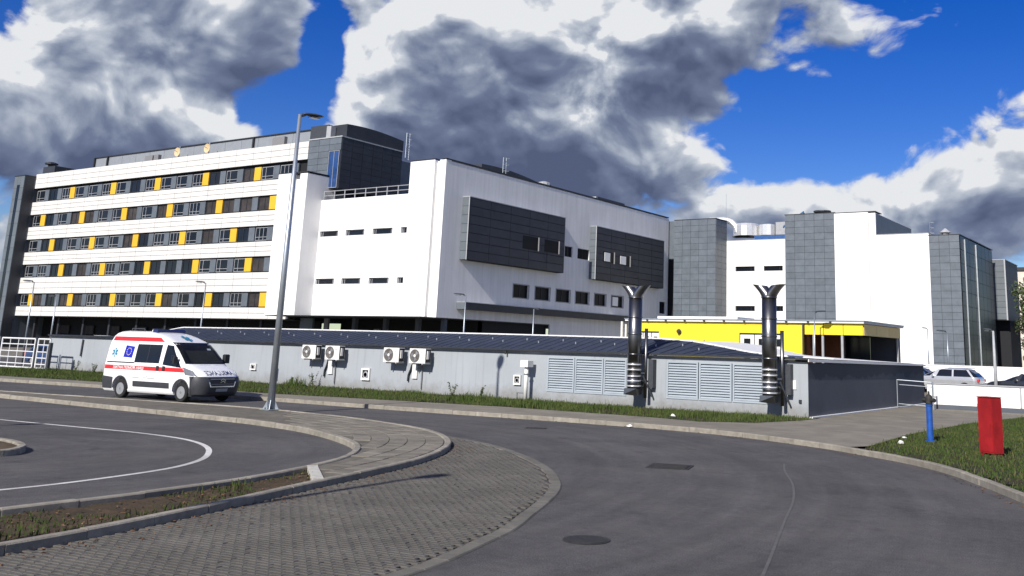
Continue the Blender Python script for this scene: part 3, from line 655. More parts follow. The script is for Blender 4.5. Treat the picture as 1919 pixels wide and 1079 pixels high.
# ------------------------------------------------------------------ ward block (left)
Y1 = 83.4; XL = -160.2; PIT = 3.6
W1 = thing('hospital_ward_block', 'long white five-storey hospital block with yellow and grey panels between its windows', 'building', (-129, Y1, 0))
box('core_wall', M_black, W1, -161.0, Y1+.45, 4.78, -97.5, 101, 27.0)
rows = [(6.3, 8.1, 0), (10.75, 12.6, 2), (14.7, 16.55, 1), (18.7, 20.5, 0), (22.7, 24.75, 2)]
bands = [(4.78, 6.22, 2), (8.18, 10.67, 3), (12.68, 14.62, 3), (16.63, 18.62, 3), (20.58, 22.62, 3), (24.83, 27.2, 3)]
cache = {}
for bi, (z0, z1, n) in enumerate(bands):
    xe = -97.45 if bi == 5 else -98.3
    box('band_backing', M_greyp, W1, -161.0, Y1+.08, z0+.02, xe, Y1+.45, z1-.02)
    h = (z1-z0)/n; nm = int(round((xe+161.0)/PIT)); w = (xe+161.0)/nm
    key = (round(h, 3), round(w, 3))
    if key not in cache: cache[key] = MB().box(.022, 0, .028, w-.022, .08, h-.028).mesh('cladding_board', M_white)
    for i in range(nm):
        for j in range(n): inst('cladding_board', cache[key], W1, (-161.0+i*w, Y1+random.uniform(-.003, .003), z0+j*h))
    MB().box(-161.02, Y1-.03, z0-.05, xe, Y1+.1, z0-.002).build('drip_sill', M_frame, W1)
wm = {}
for b in (0, 1):
    for k in range(3):
        wm[b, k] = window_meshes(2.28, 1.7, mull=((.75,), (1.15,), (.75, 1.5))[k], tilt=(.45, None, .45)[k], pane=(M_glass, M_blind)[b], fm=(M_frame, M_framew)[k == 2 or (k == 0 and b == 0)], bar=.07)
gp = MB().box(0, -.04, 0, 1.14, .2, 1.74).mesh('grey_infill_panel', M_gpanel2); yp = MB().box(0, -.04, 0, 1.3, .2, 1.74).mesh('yellow_infill_panel', M_yel)
for ri, (z0, z1, ph) in enumerate(rows):
    n = 17 if ri == 4 else 16
    for i in range(n):
        x = XL+i*PIT; b = 1 if random.random() < .28 else 0; k = random.choice((0, 0, 1, 2)) if not b else 1
        put_window(W1, *wm[b, k], (x+.05, Y1+.2, z0+.04))
        if i % 3 == ph and i < 16: inst('yellow_infill_panel', yp, W1, (x+2.25, Y1+.12, z0+.03))
        elif i < 17: inst('grey_infill_panel', gp, W1, (x+2.38, Y1+.14, z0+.03))
# roof screen, rail and plant
scr = MB(); x = -149.2
while x < -96.4:
    scr.box(x, 86, 27.0, min(x+3.5, -96.2)-.04, 86.12, 29.35); x += 3.5
scr.build('roof_screen', mat('pale_screen', (.23, .25, .28), .6, .08, 1), W1)
rail = MB().box(-149.4, 85.85, 29.35, -96.2, 86.1, 29.5)
rail.build('screen_rail', M_frame, W1)
for x in (-149.3, -145.8, -111.5, -99.6): box('screen_post', M_frame, W1, x-.12, 85.7, 27, x+.12, 85.99, 29.4)
box('roof_vent_grille', M_greyp, W1, -135.6, 85.5, 27.4, -133.7, 85.98, 28.6); box('roof_vent_grille', M_greyp, W1, -133.4, 85.5, 27.4, -132.3, 85.98, 28.6); box('roof_vent_grille', M_greyp, W1, -107.2, 85.5, 27.5, -104.8, 85.98, 28.9)
box('roof_deck', M_conc, W1, -161, Y1+.1, 27.0, -97.5, 101, 27.1)
for i, (x, lab) in enumerate(((-125.9, 'left'), (-119.2, 'right'))):
    d = thing('satellite_dish', ('left' if i == 0 else 'right')+'most of two round cream dishes on the roof edge of the ward block', 'dish', (x, 84.3, 27.2), 0, 'roof dishes')
    MB().cyl((0, .25, 0), (0, .25, 1.9), .06, n=8).build('mast', M_galv, d, local=True)
    MB().lathe([(.05, 0), (.35, -.04), (.62, -.12), (.66, -.14), (.66, -.1), (.35, .06), (.05, .1)], (0, 0, 1.0), 20, 'y').build('reflector', M_cream, d, local=True, smooth=True)
    MB().cyl((0, -.05, 1.0), (0, -.55, 1.15), .03, n=6).build('feed_arm', M_frame, d, local=True)
# grey stair tower at the far left
TW = thing('stair_tower', 'grey panelled stair tower with dark glass strip left of the ward block', 'tower', (-163, 81.65, 0))
box('tower_core', M_gpanel, TW, -163.95, 81.7, 0, -161.0, 96, 26.7)
panel_grid(TW, 'y', -162.1, -161.0, 0, 26.7, 81.7, 1, 14, M_gpanel); panel_grid(TW, 'y', -163.95, -162.95, 0, 26.7, 81.7, 1, 14, M_gpanel)
box('side_wall', M_dark, TW, -161.0, 81.68, 0, -160.9, 83.2, 26.7)
box('top_panel', M_gpanel, TW, -162.94, 81.64, 25.3, -162.11, 81.7, 26.7)
box('glass_strip', M_glass, TW, -162.94, 81.66, 0, -162.11, 81.7, 25.25)
for j in range(12): box('transom', M_frame, TW, -162.94, 81.6, 1.2+j*2, -162.11, 81.658, 1.3+j*2)
box('parapet_cap', M_frame, TW, -164.0, 81.6, 26.7, -160.9, 96, 26.85)
box('roof_house', M_dark, TW, -161.4, 84.5, 26.85, -158, 90, 28.6)
MB().lathe([(.5, 0), (.5, .5), (1.0, .55), (1.0, .75), (.4, .95)], (-161, 85.5, 28.6), 10).build('roof_ventilator', M_frame, TW)
# undercroft of the ward block
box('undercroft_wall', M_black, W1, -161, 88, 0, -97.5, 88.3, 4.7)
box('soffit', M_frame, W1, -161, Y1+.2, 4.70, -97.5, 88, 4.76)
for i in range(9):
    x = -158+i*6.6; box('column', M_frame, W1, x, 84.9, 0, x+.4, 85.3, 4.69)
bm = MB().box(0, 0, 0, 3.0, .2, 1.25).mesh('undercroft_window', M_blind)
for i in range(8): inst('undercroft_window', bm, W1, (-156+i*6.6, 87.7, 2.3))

# ------------------------------------------------------------------ pier between the two blocks, penthouse
PR = thing('stair_pier', 'tall white windowless pier with a vertical groove between the ward block and theatre block', 'building', (-95.8, 80, 0))
MB().box(-98.39, 80, 5.2, -96.1, 83.3, 22.35).build('left_leaf', M_whitew, PR)
MB().box(-94.45, 80, 5.2, -93.18, 86, 22.2).build('right_leaf', M_whitew, PR)
MB().box(-96.1, 80.9, 5.25, -94.45, 83.3, 22.25).build('groove_back', M_whitew, PR)
MB().box(-98.45, 79.97, 22.352, -93.15, 83.35, 22.45).build('coping', M_frame, PR)
PH = thing('rooftop_penthouse', 'dark grey panelled penthouse with tall blue window above the terrace', 'building', (-94.5, Y1, 20))
box('dark_side', M_dark, PH, -97.4, Y1+.1, 20.75, -91.6, 94.2, 27.25)
panel_grid(PH, 'y', -97.4, -93.7, 20.75, 27.2, Y1+.09, 2, 8, M_gpanel2)
panel_grid(PH, 'y', -93.7, -91.6, 25.6, 27.2, Y1+.09, 1, 2, M_gpanel2)
dp = MB().box(0, .02, .02, .05, 1.73, .79).mesh('dark_panel', M_dark)
for i in range(6):
    for j in range(8): inst('dark_panel', dp, PH, (-91.6, 83.55+i*1.77, 20.78+j*.81))
gw, gf = window_meshes(1.85, 4.7, mull=(.95,), pane=mat('blue_glass', (.02, .055, .17), .08, .4, .6, spec=.8), fm=M_framew)
o = inst('tall_window', gw, PH, (-93.6, Y1-.02, 20.85)); f = bpy.data.objects.new('frame', gf); COL.objects.link(f); f.parent = o
box('roof_cap', M_framew, PH, -97.5, Y1, 27.252, -91.5, 94.3, 27.4)
# arched plant room on the roof
ar = MB(); n = 10; a0, a1 = 84.8, 95.0
top = [(a0+(a1-a0)*i/n, 28.95+.45*math.sin(math.pi*min(1, (i/n)*.75+.22))) for i in range(n+1)]
ar.add([(-92.3, y, 27.42) for y, z in top]+[(-92.3, y, z) for y, z in top]+[(-98.5, y, 27.42) for y, z in top]+[(-98.5, y, z) for y, z in top],
       [(i, i+1, n+2+i, n+1+i) for i in range(n)]+[(n+1+i, n+2+i, 3*n+4+i, 3*n+3+i) for i in range(n)]+[(0, n+1, 3*n+3, 2*n+2), (n, 3*n+2, 4*n+3, 2*n+1)])
ar.build('plant_room', M_dark, PH)
box('plant_duct', M_lamp, PH, -98.3, 84.2, 27.42, -95.0, 84.79, 29.3)
box('duct_cap', M_framew, PH, -95.0, 83.9, 27.42, -94.2, 84.7, 29.0)
ladder(PH, -92.1, 95.6, 26.5, 30.2)
box('rear_wall', M_gpanel2, PH, -97.4, 94.25, 19, -92.0, 128, 26.2)

# ------------------------------------------------------------------ theatre block (middle)
Ym = 82.57; X2 = -73.42
TB = thing('hospital_theatre_block', 'big white cubic hospital block with two dark bays on its shaded side', 'building', (-83, Ym, 0))
holes = []
for (a, b) in ((-92.99, -89.83), (-88.56, -85.45), (-84.1, -80.95), (-79.62, -78.7)):
    for z0, z1 in ((14.65, 15.36), (8.92, 9.63)): holes.append((a+93.18, z0-5.2, b+93.18, z1-5.2))
fa = facade((-93.18, Ym, 5.2), (1, 0, 0), 93.18-75.1, 19.2-5.2, (0, -1, 0), holes, .3)
fa.box(-78.85, Ym+.002, 19.2, -75.21, Ym+.6, 22.95)
fa.build('front_wall', M_whitew, TB)
box('front_wall_upper', M_whitew, TB, -78.85, Ym-.004, 19.2, -75.1, Ym+.001, 22.95)
box('groove', M_whitew, TB, -75.1, Ym+.45, 5.2, -74.35, Ym+.9, 22.8)
MB().box(-74.35, Ym, 5.2, X2-.004, Ym+.9, 22.85).build('corner_fin', M_whitew, TB)
box('groove_side', M_whitew, TB, -75.2, Ym+.004, 5.22, -75.099, Ym+.9, 22.9)
wl = {}
for h_ in holes:
    w, h = h_[2]-h_[0], h_[3]-h_[1]; key = round(w, 2)
    if key not in wl: wl[key] = window_meshes(w-.02, h-.02, mull=(.35, w-.35) if w > 2 else (w*.3,), fm=M_framew, bar=.07)
    put_window(TB, *wl[key], (h_[0]-93.18+.01, Ym+.2, h_[1]+5.2+.01))
# shaded flank
h2 = []
wy = [(96.14, 99.33), (100.68, 103.95), (105.3, 108.6), (109.85, 113.2), (114.54, 117.6), (119.0, 122.3)]
for a, b in wy: h2.append((a-Ym, 8.17-5.2, b-Ym, 9.78-5.2))
for a, b in ((106.9, 108.75), (110.0, 112.9)): h2.append((a-Ym, 14.15-5.2, b-Ym, 15.55-5.2))
h2.append((133.1-Ym, 7.9-5.2, 135.0-Ym, 9.7-5.2))
fl = facade((X2, Ym+.0, 5.2), (0, 1, 0), 135.7-Ym, 22.75-5.2, (1, 0, 0), h2, .3)
fl.build('flank_wall', M_shadew, TB)
box('flank_lower_wall', M_shadew, TB, X2-.2, 104.2, 0, X2, 135.6, 5.199)
box('inner_core', M_black, TB, -93, Ym+.95, 5.25, X2-.35, 135.5, 19.0)
box('upper_core', M_shadew, TB, -78.8, Ym+.95, 19.0, X2-.31, 135.5, 22.7)
box('parapet_cap', M_frame, TB, -78.9, Ym-.05, 22.955, -75.05, Ym+.7, 23.07)
box('flank_cap', M_frame, TB, X2-.6, Ym-.04, 22.86, X2+.06, 135.6, 23.0)
wl = {}
for i, h_ in enumerate(h2):
    w, h = h_[2]-h_[0], h_[3]-h_[1]
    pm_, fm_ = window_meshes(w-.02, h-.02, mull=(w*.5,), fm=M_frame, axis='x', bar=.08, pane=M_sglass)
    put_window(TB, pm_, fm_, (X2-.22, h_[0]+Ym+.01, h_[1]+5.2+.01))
    sp_ = .09
    if i < 6:
        mb = MB()
        for (u0, v0, u1, v1) in ((h_[0]-sp_, h_[1]-sp_, h_[0], h_[3]+sp_), (h_[2], h_[1]-sp_, h_[2]+sp_, h_[3]+sp_), (h_[0], h_[3], h_[2], h_[3]+sp_), (h_[0], h_[1]-sp_, h_[2], h_[1])):
            mb.box(X2+.002, u0+Ym, v0+5.2, X2+.05, u1+Ym, v1+5.2)
        mb.build('window_surround', M_framew, TB)
box('window_board', M_letw, TB, X2-.14, 119.5, 8.35, X2-.1, 121.0, 9.6)
def bay(y0, y1, z0, z1, wins, label):
    b = MB().box(X2+.002, y0, z0, X2+1.02, y1, z1).build('dark_bay', M_black, TB); b['label'] = label
    n = int((z1-z0)/.9); hh = (z1-z0)/n
    fp = MB().box(X2+.02, -.04, .02, X2+1.05, 0, hh-.02)
    me = MB().box(0, -.05, .02, 1.04, -.003, hh-.02).mesh('end_panel', M_gpanel)
    for j in range(n):
        e_ = bpy.data.objects.new('end_panel', me); COL.objects.link(e_); e_.parent = b; e_.location = Vector((X2+.01, y0, z0+j*hh))-wloc(TB)
    m_ = max(1, int((y1-y0)/3.3)); ww = (y1-y0)/m_
    me2 = MB().box(0, .03, .035, .05, ww-.03, hh-.035).mesh('face_panel', M_dark)
    for i in range(m_):
        for j in range(n):
            ya, za = y0+i*ww, z0+j*hh
            e_ = bpy.data.objects.new('face_panel', me2); COL.objects.link(e_); e_.parent = b; e_.location = Vector((X2+1.021+random.uniform(0, .006), ya, za))-wloc(TB)
    MB().box(X2+.01, y0-.06, z1+.001, X2+1.1, y1+.03, z1+.09).build('cap_trim', M_framew, b).parent = b
    MB().box(X2+.98, y0-.09, z0-.02, X2+1.10, y0-.052, z1).build('corner_trim', M_framew, b)
    for (ya, yb, za, zb, has_blind) in wins:
        pm_, fm_ = window_meshes(yb-ya, zb-za, mull=((yb-ya)*.5,), fm=M_frame, axis='x', bar=.09, pane=M_sglass)
        w_ = bpy.data.objects.new('window', pm_); COL.objects.link(w_); w_.parent = b; w_.location = Vector((X2+1.13, ya, za))-wloc(TB)
        f_ = MB().box(X2+1.08, yb, za-.05, X2+1.25, yb+.09, zb+.05).build('reveal', M_greyp, b)
        if has_blind: MB().box(X2+1.12, ya+.3, za+.15, X2+1.16, ya+(yb-ya)*.62, zb-.15).build('blind', M_letw, b)  # white blind over part of the pane
bay(85.85, 105.3, 11.8, 18.95, [(96.2, 99.4, 14.1, 15.7, False), (100.8, 103.9, 14.15, 15.7, False)], 'larger dark bay nearest the white corner')
bay(113.0, 132.35, 11.6, 18.8, [(114.75, 117.6, 14.1, 15.6, True), (119.0, 122.0, 14.05, 15.5, True)], 'smaller dark bay farther along the shaded side')
cn = MB().box(X2+.003, 85.9, 6.25, X2+1.2, 126, 7.0).build('canopy', M_dark, TB)
box('canopy_cap', M_framew, TB, X2+.003, 85.85, 7.001, X2+1.3, 126, 7.07)
me = MB().box(0, -.05, 0, 1.15, -.002, .72).mesh('canopy_end_panel', M_gpanel); inst('canopy_end_panel', me, TB, (X2+.02, 85.9, 6.26))
# terrace rail
rl = MB()
for z in (19.75, 20.3): rl.cyl((-93.1, Ym+.3, z), (-78.9, Ym+.3, z), .05, n=6)
rl.build('terrace_rail', M_framew, TB)
for i in range(9): MB().box(-93.1+i*1.76-.05, Ym+.25, 19.0, -93.1+i*1.76+.05, Ym+.35, 20.35).build('rail_post', M_framew, TB)
box('terrace_floor', M_conc, TB, -93.1, Ym+.05, 19.0, -78.86, 94, 19.1)
box('terrace_glazing', M_glass, TB, -93.1, 84.6, 19.1, -91.7, 94, 20.75)
# undercroft
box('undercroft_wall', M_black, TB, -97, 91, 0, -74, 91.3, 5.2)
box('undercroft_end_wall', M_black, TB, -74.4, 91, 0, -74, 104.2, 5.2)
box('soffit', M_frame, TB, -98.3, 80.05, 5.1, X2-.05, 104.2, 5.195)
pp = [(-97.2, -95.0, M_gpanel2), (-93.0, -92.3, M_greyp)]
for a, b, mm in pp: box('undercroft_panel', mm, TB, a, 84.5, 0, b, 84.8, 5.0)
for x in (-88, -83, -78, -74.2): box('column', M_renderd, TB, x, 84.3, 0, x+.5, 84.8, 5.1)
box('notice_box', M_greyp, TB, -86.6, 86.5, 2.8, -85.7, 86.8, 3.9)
# rooftop items
RH = MB(); n = 8; top = [(91+11.8*i/n, 23.3+.75*math.sin(math.pi*(.32+.6*i/n))) for i in range(n+1)]
RH.add([(-75.2, y, 22.7) for y, z in top]+[(-75.2, y, z) for y, z in top]+[(-79.5, y, 22.7) for y, z in top]+[(-79.5, y, z) for y, z in top],
       [(i, i+1, n+2+i, n+1+i) for i in range(n)]+[(n+1+i, n+2+i, 3*n+4+i, 3*n+3+i) for i in range(n)]+[(0, n+1, 3*n+3, 2*n+2), (n, 3*n+2, 4*n+3, 2*n+1)])
RH.build('arched_roof_plant', M_dark, TB)
ladder(TB, -75.0, 95.2, 22.6, 25.4)
MB().lathe([(.5, 0), (.5, .45), (.95, .5), (.95, .8), (.35, 1.0)], (-75.2, 104.0, 22.8), 12).build('roof_ventilator', M_framew, TB)
box('roof_unit', M_dark, TB, -77, 117, 22.9, -75.0, 124.6, 23.7); box('roof_unit_end', M_framew, TB, -77, 116.6, 22.9, -75.0, 116.99, 23.65)

# ------------------------------------------------------------------ right-hand blocks
Yt = 135.7
RB = thing('hospital_east_block', 'white and grey hospital block with panelled towers behind the yellow pavilion', 'building', (-55, Yt, 0))
def ptower(x0, x1, z0, z1, y, nx, nz, depth, mt=M_gpanel2, core=M_frame):
    box('tower_core', core, RB, x0+.02, y+.005, 0, x1-.02, y+depth, z1-.02)
    panel_grid(RB, 'y', x0, x1, z0, z1, y, nx, nz, mt)
    box('tower_cap', M_frame, RB, x0-.05, y-.1, z1, x1+.1, y+depth, z1+.1)
ptower(-72.4, -65.2, 0, 22.45, Yt, 5, 24, 4)
box('dark_slot', M_black, RB, -73.9, Yt+.3, 0, -72.45, Yt+.6, 16.3)
box('slot_wall', M_gpanel2, RB, -73.9, Yt+.3, 16.31, -72.45, Yt+.6, 22.4)
panel_grid(RB, 'x', Yt+.0, Yt+3.9, 0, 22.4, -65.22, 2, 24, M_gpanel)
hw = [(a+65.9, z0, b+65.9, z1) for a, b in ((-63.67, -60.46), (-58.97, -55.9)) for z0, z1 in ((14.65, 15.4), (8.62, 9.4))]
facade((-65.9, Yt+3.85, 0), (1, 0, 0), 12.5, 19.4, (0, -1, 0), hw, .3).build('recessed_wall', M_whitew, RB)
pm_, fm_ = window_meshes(3.1, .72, mull=(2.5,), fm=M_frame)
for a, b, c, d in hw: put_window(RB, pm_, fm_, (a-65.9+.03, Yt+4.05, b+.02))
box('recess_core', M_black, RB, -65.8, Yt+4.3, 0, -53.5, 160, 19.3)
box('recess_cap', M_framew, RB, -65.2, Yt+3.82, 19.401, -53.95, Yt+4.4, 19.48)
ptower(-53.94, -46.45, 0, 22.45, Yt, 5, 24, 4)
box('tall_white_wall', M_whitew, RB, -46.44, Yt-.05, 0, -41.5, Yt+3, 22.35)
box('white_pilaster', M_whitew, RB, -41.46, Yt+.05, 0, -40.47, 154.6, 22.2)
box('joint_line', M_frame, RB, -41.5, Yt+.2, 0, -41.46, Yt+1, 22.2)
box('white_cap', M_frame, RB, -46.5, Yt-.1, 22.36, -40.4, Yt+3, 22.45)
box('pilaster_side', M_gpanel2, RB, -40.469, Yt+.3, 18.5, -40.44, 154.5, 22.1)
box('low_white_wall', M_whitew, RB, -40.43, Yt-.02, 0, -33.2, 158, 19.05)
box('low_cap', M_framew, RB, -40.43, Yt-.08, 19.051, -33.2, 158, 19.12)
ptower(-33.18, -29.2, 0, 18.7, Yt, 3, 20, 6)
box('glass_flank', M_dark, RB, -33.1, Yt+6, 0, -29.17, 157.3, 18.55)
gl = MB().box(0, .03, .03, .05, 2.6, 1.82).mesh('glass_pane', mat('dark_curtain_glass', (.010, .012, .018), .35, .3, .4, spec=.2))
for i in range(8):
    for j in range(10): inst('glass_pane', gl, RB, (-29.17, Yt+.15+i*2.67, .1+j*1.85))
for y in (138.0, 145.1): box('glass_fin', M_galv, RB, -29.11, y, 0, -28.95, y+.14, 18.3)
box('flank_cap', M_frame, RB, -33.2, Yt+6, 18.71, -29.05, 157.4, 18.85)
box('rear_tower', M_dark, RB, -30.6, 160.1, 8.4, -27.9, 171, 17.5); box('rear_tower_base', M_black, RB, -30.6, 162.5, 0, -28.0, 171, 8.39)
panel_grid(RB, 'y', -30.6, -27.9, 8.5, 17.5, 160.1, 2, 10, M_gpanel)
box('rear_tower_trim', M_framew, RB, -28.0, 159.95, 8.4, -27.8, 160.05, 17.6)
box('rear_tower_cap', M_framew, RB, -30.7, 160, 17.51, -27.8, 171, 17.62)
# plant on the east roof
box('plant_deck', M_frame, RB, -66.5, 144.5, 20.6, -54.6, 146, 20.75)
cg = MB()
for i in range(40): cg.box(-62.2+i*.2, 143.6, 19.5, -62.1+i*.2, 143.75, 20.6)
cg.box(-62.3, 143.76, 19.5, -54.2, 143.8, 20.6); cg.build('blue_screen', M_bluetarp, RB)
MB().lathe([(2.2, 0), (2.2, 1.6), (1.9, 2.0)], (-64.6, 146, 20.8), 16).build('cooling_tower', M_stain2, RB)
MB().lathe([(1.5, 0), (1.5, 1.7), (.4, 1.9)], (-60.9, 146, 20.8), 14).build('cooling_tower', M_stain2, RB)
box('air_handler', M_framew, RB, -59.2, 145, 20.8, -57.6, 147, 22.8); box('air_handler', M_plastic, RB, -57.3, 145, 20.8, -55.4, 147, 22.4)
dk = MB(); prev = None
for i in range(9):
    a = math.pi*.5*i/8; dk_p = (-68.2+2.6*math.sin(a), 144.5, 21.3+2.2*math.cos(a)); 
    if prev: dk.cyl(prev, dk_p, .5, n=10)
    prev = dk_p
dk.cyl((-70.5, 144.5, 23.5), (-68.2, 144.5, 23.5), .5, n=10); dk.build('exhaust_duct', M_stain2, RB, smooth=False)
MB().cyl((-66.9, 143, 20), (-66.9, 143, 27.5), .05, .02, 6).build('antenna', M_galv, RB)
MB().lathe([(.7, 0), (.7, .35), (1.3, .45), (1.3, .65), (.4, .75)], (-49.0, 138, 22.5), 12).build('roof_ventilator', M_lamp, RB)
ladder(RB, -36.4, 150, 18.8, 22.5)
MB().lathe([(.5, 0), (.5, .4), (.8, .5), (.1, 1.1)], (-31.5, 138, 18.8), 10).build('roof_cowl', M_framew, RB)
tr = MB()
tr.add([(-57.6, 144, 22.0), (-54.2, 144, 24.2), (-54.2, 144.3, 24.2), (-57.6, 144.3, 22.0), (-57.6, 144, 21.7), (-54.2, 144, 23.8), (-54.2, 144.3, 23.8), (-57.6, 144.3, 21.7)], [(0, 1, 2, 3), (7, 6, 5, 4), (0, 4, 5, 1), (1, 5, 6, 2), (2, 6, 7, 3), (3, 7, 4, 0)])
tr.box(-54.6, 144.31, 19.5, -54.2, 144.6, 24); tr.build('glazed_roof_light', mat('blue_roof_glass', (.06, .13, .24), .1, .2, 1, spec=.8), RB)

# ------------------------------------------------------------------ yellow pavilion
Yy = 64.0
YP = thing('yellow_pavilion', 'low bright yellow pavilion with open porch in front of the east block', 'building', (-29, Yy, 0))
yh = [(.35, 0, 2.45, 3.72), (37.75-28.9, 0, 37.75-25.6, 3.72)]
facade((-37.75, Yy, 0), (1, 0, 0), 37.75-24.15, 4.42, (0, -1, 0), yh, .25).build('front_wall', M_yelw, YP)
box('back_core', M_brown, YP, -37.6, Yy+.4, 0, -24.2, 74, 4.4)
for x0, x1 in ((-37.4, -35.3), (-28.9, -25.6)):
    n = 3; w = (x1-x0)/n
    box('door_frame', M_frame, YP, x0, Yy+.10, 3.62, x1, Yy+.2, 3.72)
    for i in range(n):
        dr_ = MB().box(x0+i*w+.03, Yy+.12, 0, x0+(i+1)*w-.03, Yy+.18, 3.62).build('door', M_plastic, YP)
        for z in (1.3, 2.0, 2.85): MB().box(x0+i*w+w*.28, Yy+.105, z, x0+(i+1)*w-w*.28, Yy+.119, z+.5).build('door_pane', M_glass, dr_)
for i in range(3):
    a = -24.12+i*1.34; box('fascia_panel', M_yelw, YP, a+.02, Yy, 3.7, a+1.32, Yy+.1, 4.42)
for i in range(3):
    a = Yy+.12+i*2.85; box('side_fascia_panel', M_tan, YP, -20.16, a+.02, 3.7, -20.08, a+2.83, 4.42)
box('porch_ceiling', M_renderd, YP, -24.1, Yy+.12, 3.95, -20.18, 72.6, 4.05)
box('porch_back', M_brown, YP, -24.14, Yy+3, 0, -22.6, Yy+3.1, 3.95)
box('porch_glazing', M_glass, YP, -22.59, Yy+4, 0, -20.9, Yy+4.1, 3.95)
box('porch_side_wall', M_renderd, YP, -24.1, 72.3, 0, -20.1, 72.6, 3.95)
for x, y in ((-23.5, Yy+.1), (-22.9, Yy+.15), (-21.55, Yy+.1), (-20.2, 72.2)): MB().cyl((x, y, 0), (x, y, 3.95), .09, n=10).build('porch_column', M_framew, YP)
box('roof_slab', M_memb, YP, -38.1, Yy-.2, 4.45, -19.98, 73.2, 4.58); box('roof_edge', M_galv, YP, -38.15, Yy-.25, 4.582, -19.93, 73.25, 4.65)
box('roof_kerb', M_memb, YP, -36, Yy+1, 4.66, -29.5, Yy+4, 4.86)
for i in range(11): box('roof_clip', M_frame, YP, -37.8+i*1.55, Yy-.28, 4.48, -37.65+i*1.55, Yy-.201, 4.57)
MB().cyl((-38.3, Yy-.3, 0), (-38.3, Yy-.3, 4.4), .09, n=8).build('downpipe', M_plastic, YP); MB().cyl((-37.95, Yy-.3, 0), (-37.95, Yy-.3, 4.2), .07, n=8).build('downpipe', M_plastic, YP)
MB().lathe([(.14, 0), (.18, -.1), (.1, -.3)], (-33.6, Yy-.02, 3.75), 10, 'y').build('wall_lamp', M_lamp, YP)
MB().cyl((-31.6, Yy-.05, 0), (-31.6, Yy-.05, 3.2), .03, n=6).build('conduit', M_greyp, YP)
MB().cyl((-24.2, Yy-.08, 0), (-24.2, Yy-.08, 4.4), .06, n=8).build('downpipe', M_lamp, YP)
st = thing('stair_rail', 'pale steel stair handrail in front of the yellow wall', 'railing', (-25.6, Yy-2.5, 0))
MB().tube([(-26.4, Yy-2.5, 2.75), (-25.2, Yy-2.5, 2.75), (-24.6, Yy-2.5, 1.9)], .05, 6).build('handrail', M_framew, st)
for x in (-26.4, -25.8, -25.2): MB().cyl((x, Yy-2.5, 0), (x, Yy-2.5, 2.75), .04, n=6).build('baluster', M_framew, st)
box('stair_landing', M_conc, st, -26.5, Yy-2.45, 0, -24.6, Yy-.4, 1.6)

# ------------------------------------------------------------------ technical annex (long grey wall)
Yw = 35.2; XA, XB = -63.2, -13.15
AN = thing('technical_annex', 'long low grey rendered annex with blue metal roof edge and louvred openings', 'building', (-37, Yw, 0))
lou = [[(-24.8, -23.45), (-23.38, -22.02), (-21.95, -20.9)], [(-19.0, -17.65), (-17.57, -16.22), (-16.14, -14.8)]]
hl = [(g[0][0]-XA, .55, g[-1][1]-XA, 1.93) for g in lou]
facade((XA, Yw, 0), (1, 0, 0), XB-XA, 2.16, (0, -1, 0), hl, .3).build('front_wall', M_render, AN)
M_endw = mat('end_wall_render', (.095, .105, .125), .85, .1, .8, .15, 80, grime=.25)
def eaves_shade(M):  # wavy dark band at the wall top: the eaves' shadow painted into the colour
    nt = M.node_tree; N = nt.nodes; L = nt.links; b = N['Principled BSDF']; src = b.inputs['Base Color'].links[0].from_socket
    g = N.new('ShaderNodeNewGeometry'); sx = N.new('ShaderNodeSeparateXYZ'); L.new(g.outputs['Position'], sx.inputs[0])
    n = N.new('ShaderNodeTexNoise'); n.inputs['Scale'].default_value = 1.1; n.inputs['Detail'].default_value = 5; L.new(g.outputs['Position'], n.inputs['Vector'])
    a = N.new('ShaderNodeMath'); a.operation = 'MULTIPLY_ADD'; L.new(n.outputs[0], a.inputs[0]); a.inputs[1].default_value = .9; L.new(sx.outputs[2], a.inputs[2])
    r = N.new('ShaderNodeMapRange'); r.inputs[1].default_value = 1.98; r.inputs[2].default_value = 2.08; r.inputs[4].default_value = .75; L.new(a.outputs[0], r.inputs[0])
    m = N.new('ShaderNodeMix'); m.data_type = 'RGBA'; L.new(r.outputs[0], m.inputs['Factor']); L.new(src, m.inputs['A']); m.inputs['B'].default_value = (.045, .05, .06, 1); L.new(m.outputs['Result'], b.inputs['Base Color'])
eaves_shade(M_endw)
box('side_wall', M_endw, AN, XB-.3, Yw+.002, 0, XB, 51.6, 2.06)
box('inner_core', M_black, AN, XA, Yw+.32, 0, XB-.31, 51.5, 1.9)
box('end_wall', M_render, AN, XA-.001, Yw+.002, 0, XA+.3, 51.5, 2.12)
box('side_plinth', M_memb, AN, XB+.001, Yw+.1, K-.02, XB+.14, 51.6, K+.03)
sm_ = MB()
for gi_, grp_ in enumerate(lou):
    for pi_, (a, b) in enumerate(grp_):
        fr = MB().box(a-.02, Yw-.03, .52, a+.05, Yw+.05, 1.96).box(b-.05, Yw-.03, .52, b+.02, Yw+.05, 1.96).box(a+.05, Yw-.03, .52, b-.05, Yw+.05, .59).box(a+.05, Yw-.03, 1.89, b-.05, Yw+.05, 1.96)
        fo = fr.build('louvre_frame', M_lou, AN)
        n = 13; w = b-a-.1
        sl = MB().add([(0, 0, 0), (w, 0, 0), (w, .09, .085), (0, .09, .085), (0, 0, -.012), (w, 0, -.012), (w, .09, .073), (0, .09, .073)], [(0, 1, 2, 3), (7, 6, 5, 4), (0, 4, 5, 1), (1, 5, 6, 2), (2, 6, 7, 3), (3, 7, 4, 0)]).mesh('slat', M_lou)
        for j in range(n):
            o = bpy.data.objects.new('slat', sl); COL.objects.link(o); o.parent = fo; o.location = Vector((a+.05, Yw-.02, .61+j*.0985))-wloc(AN)
        MB().box(a+.05, Yw+.14, .59, b-.05, Yw+.16, 1.89).build('insect_mesh', M_frame, fo)
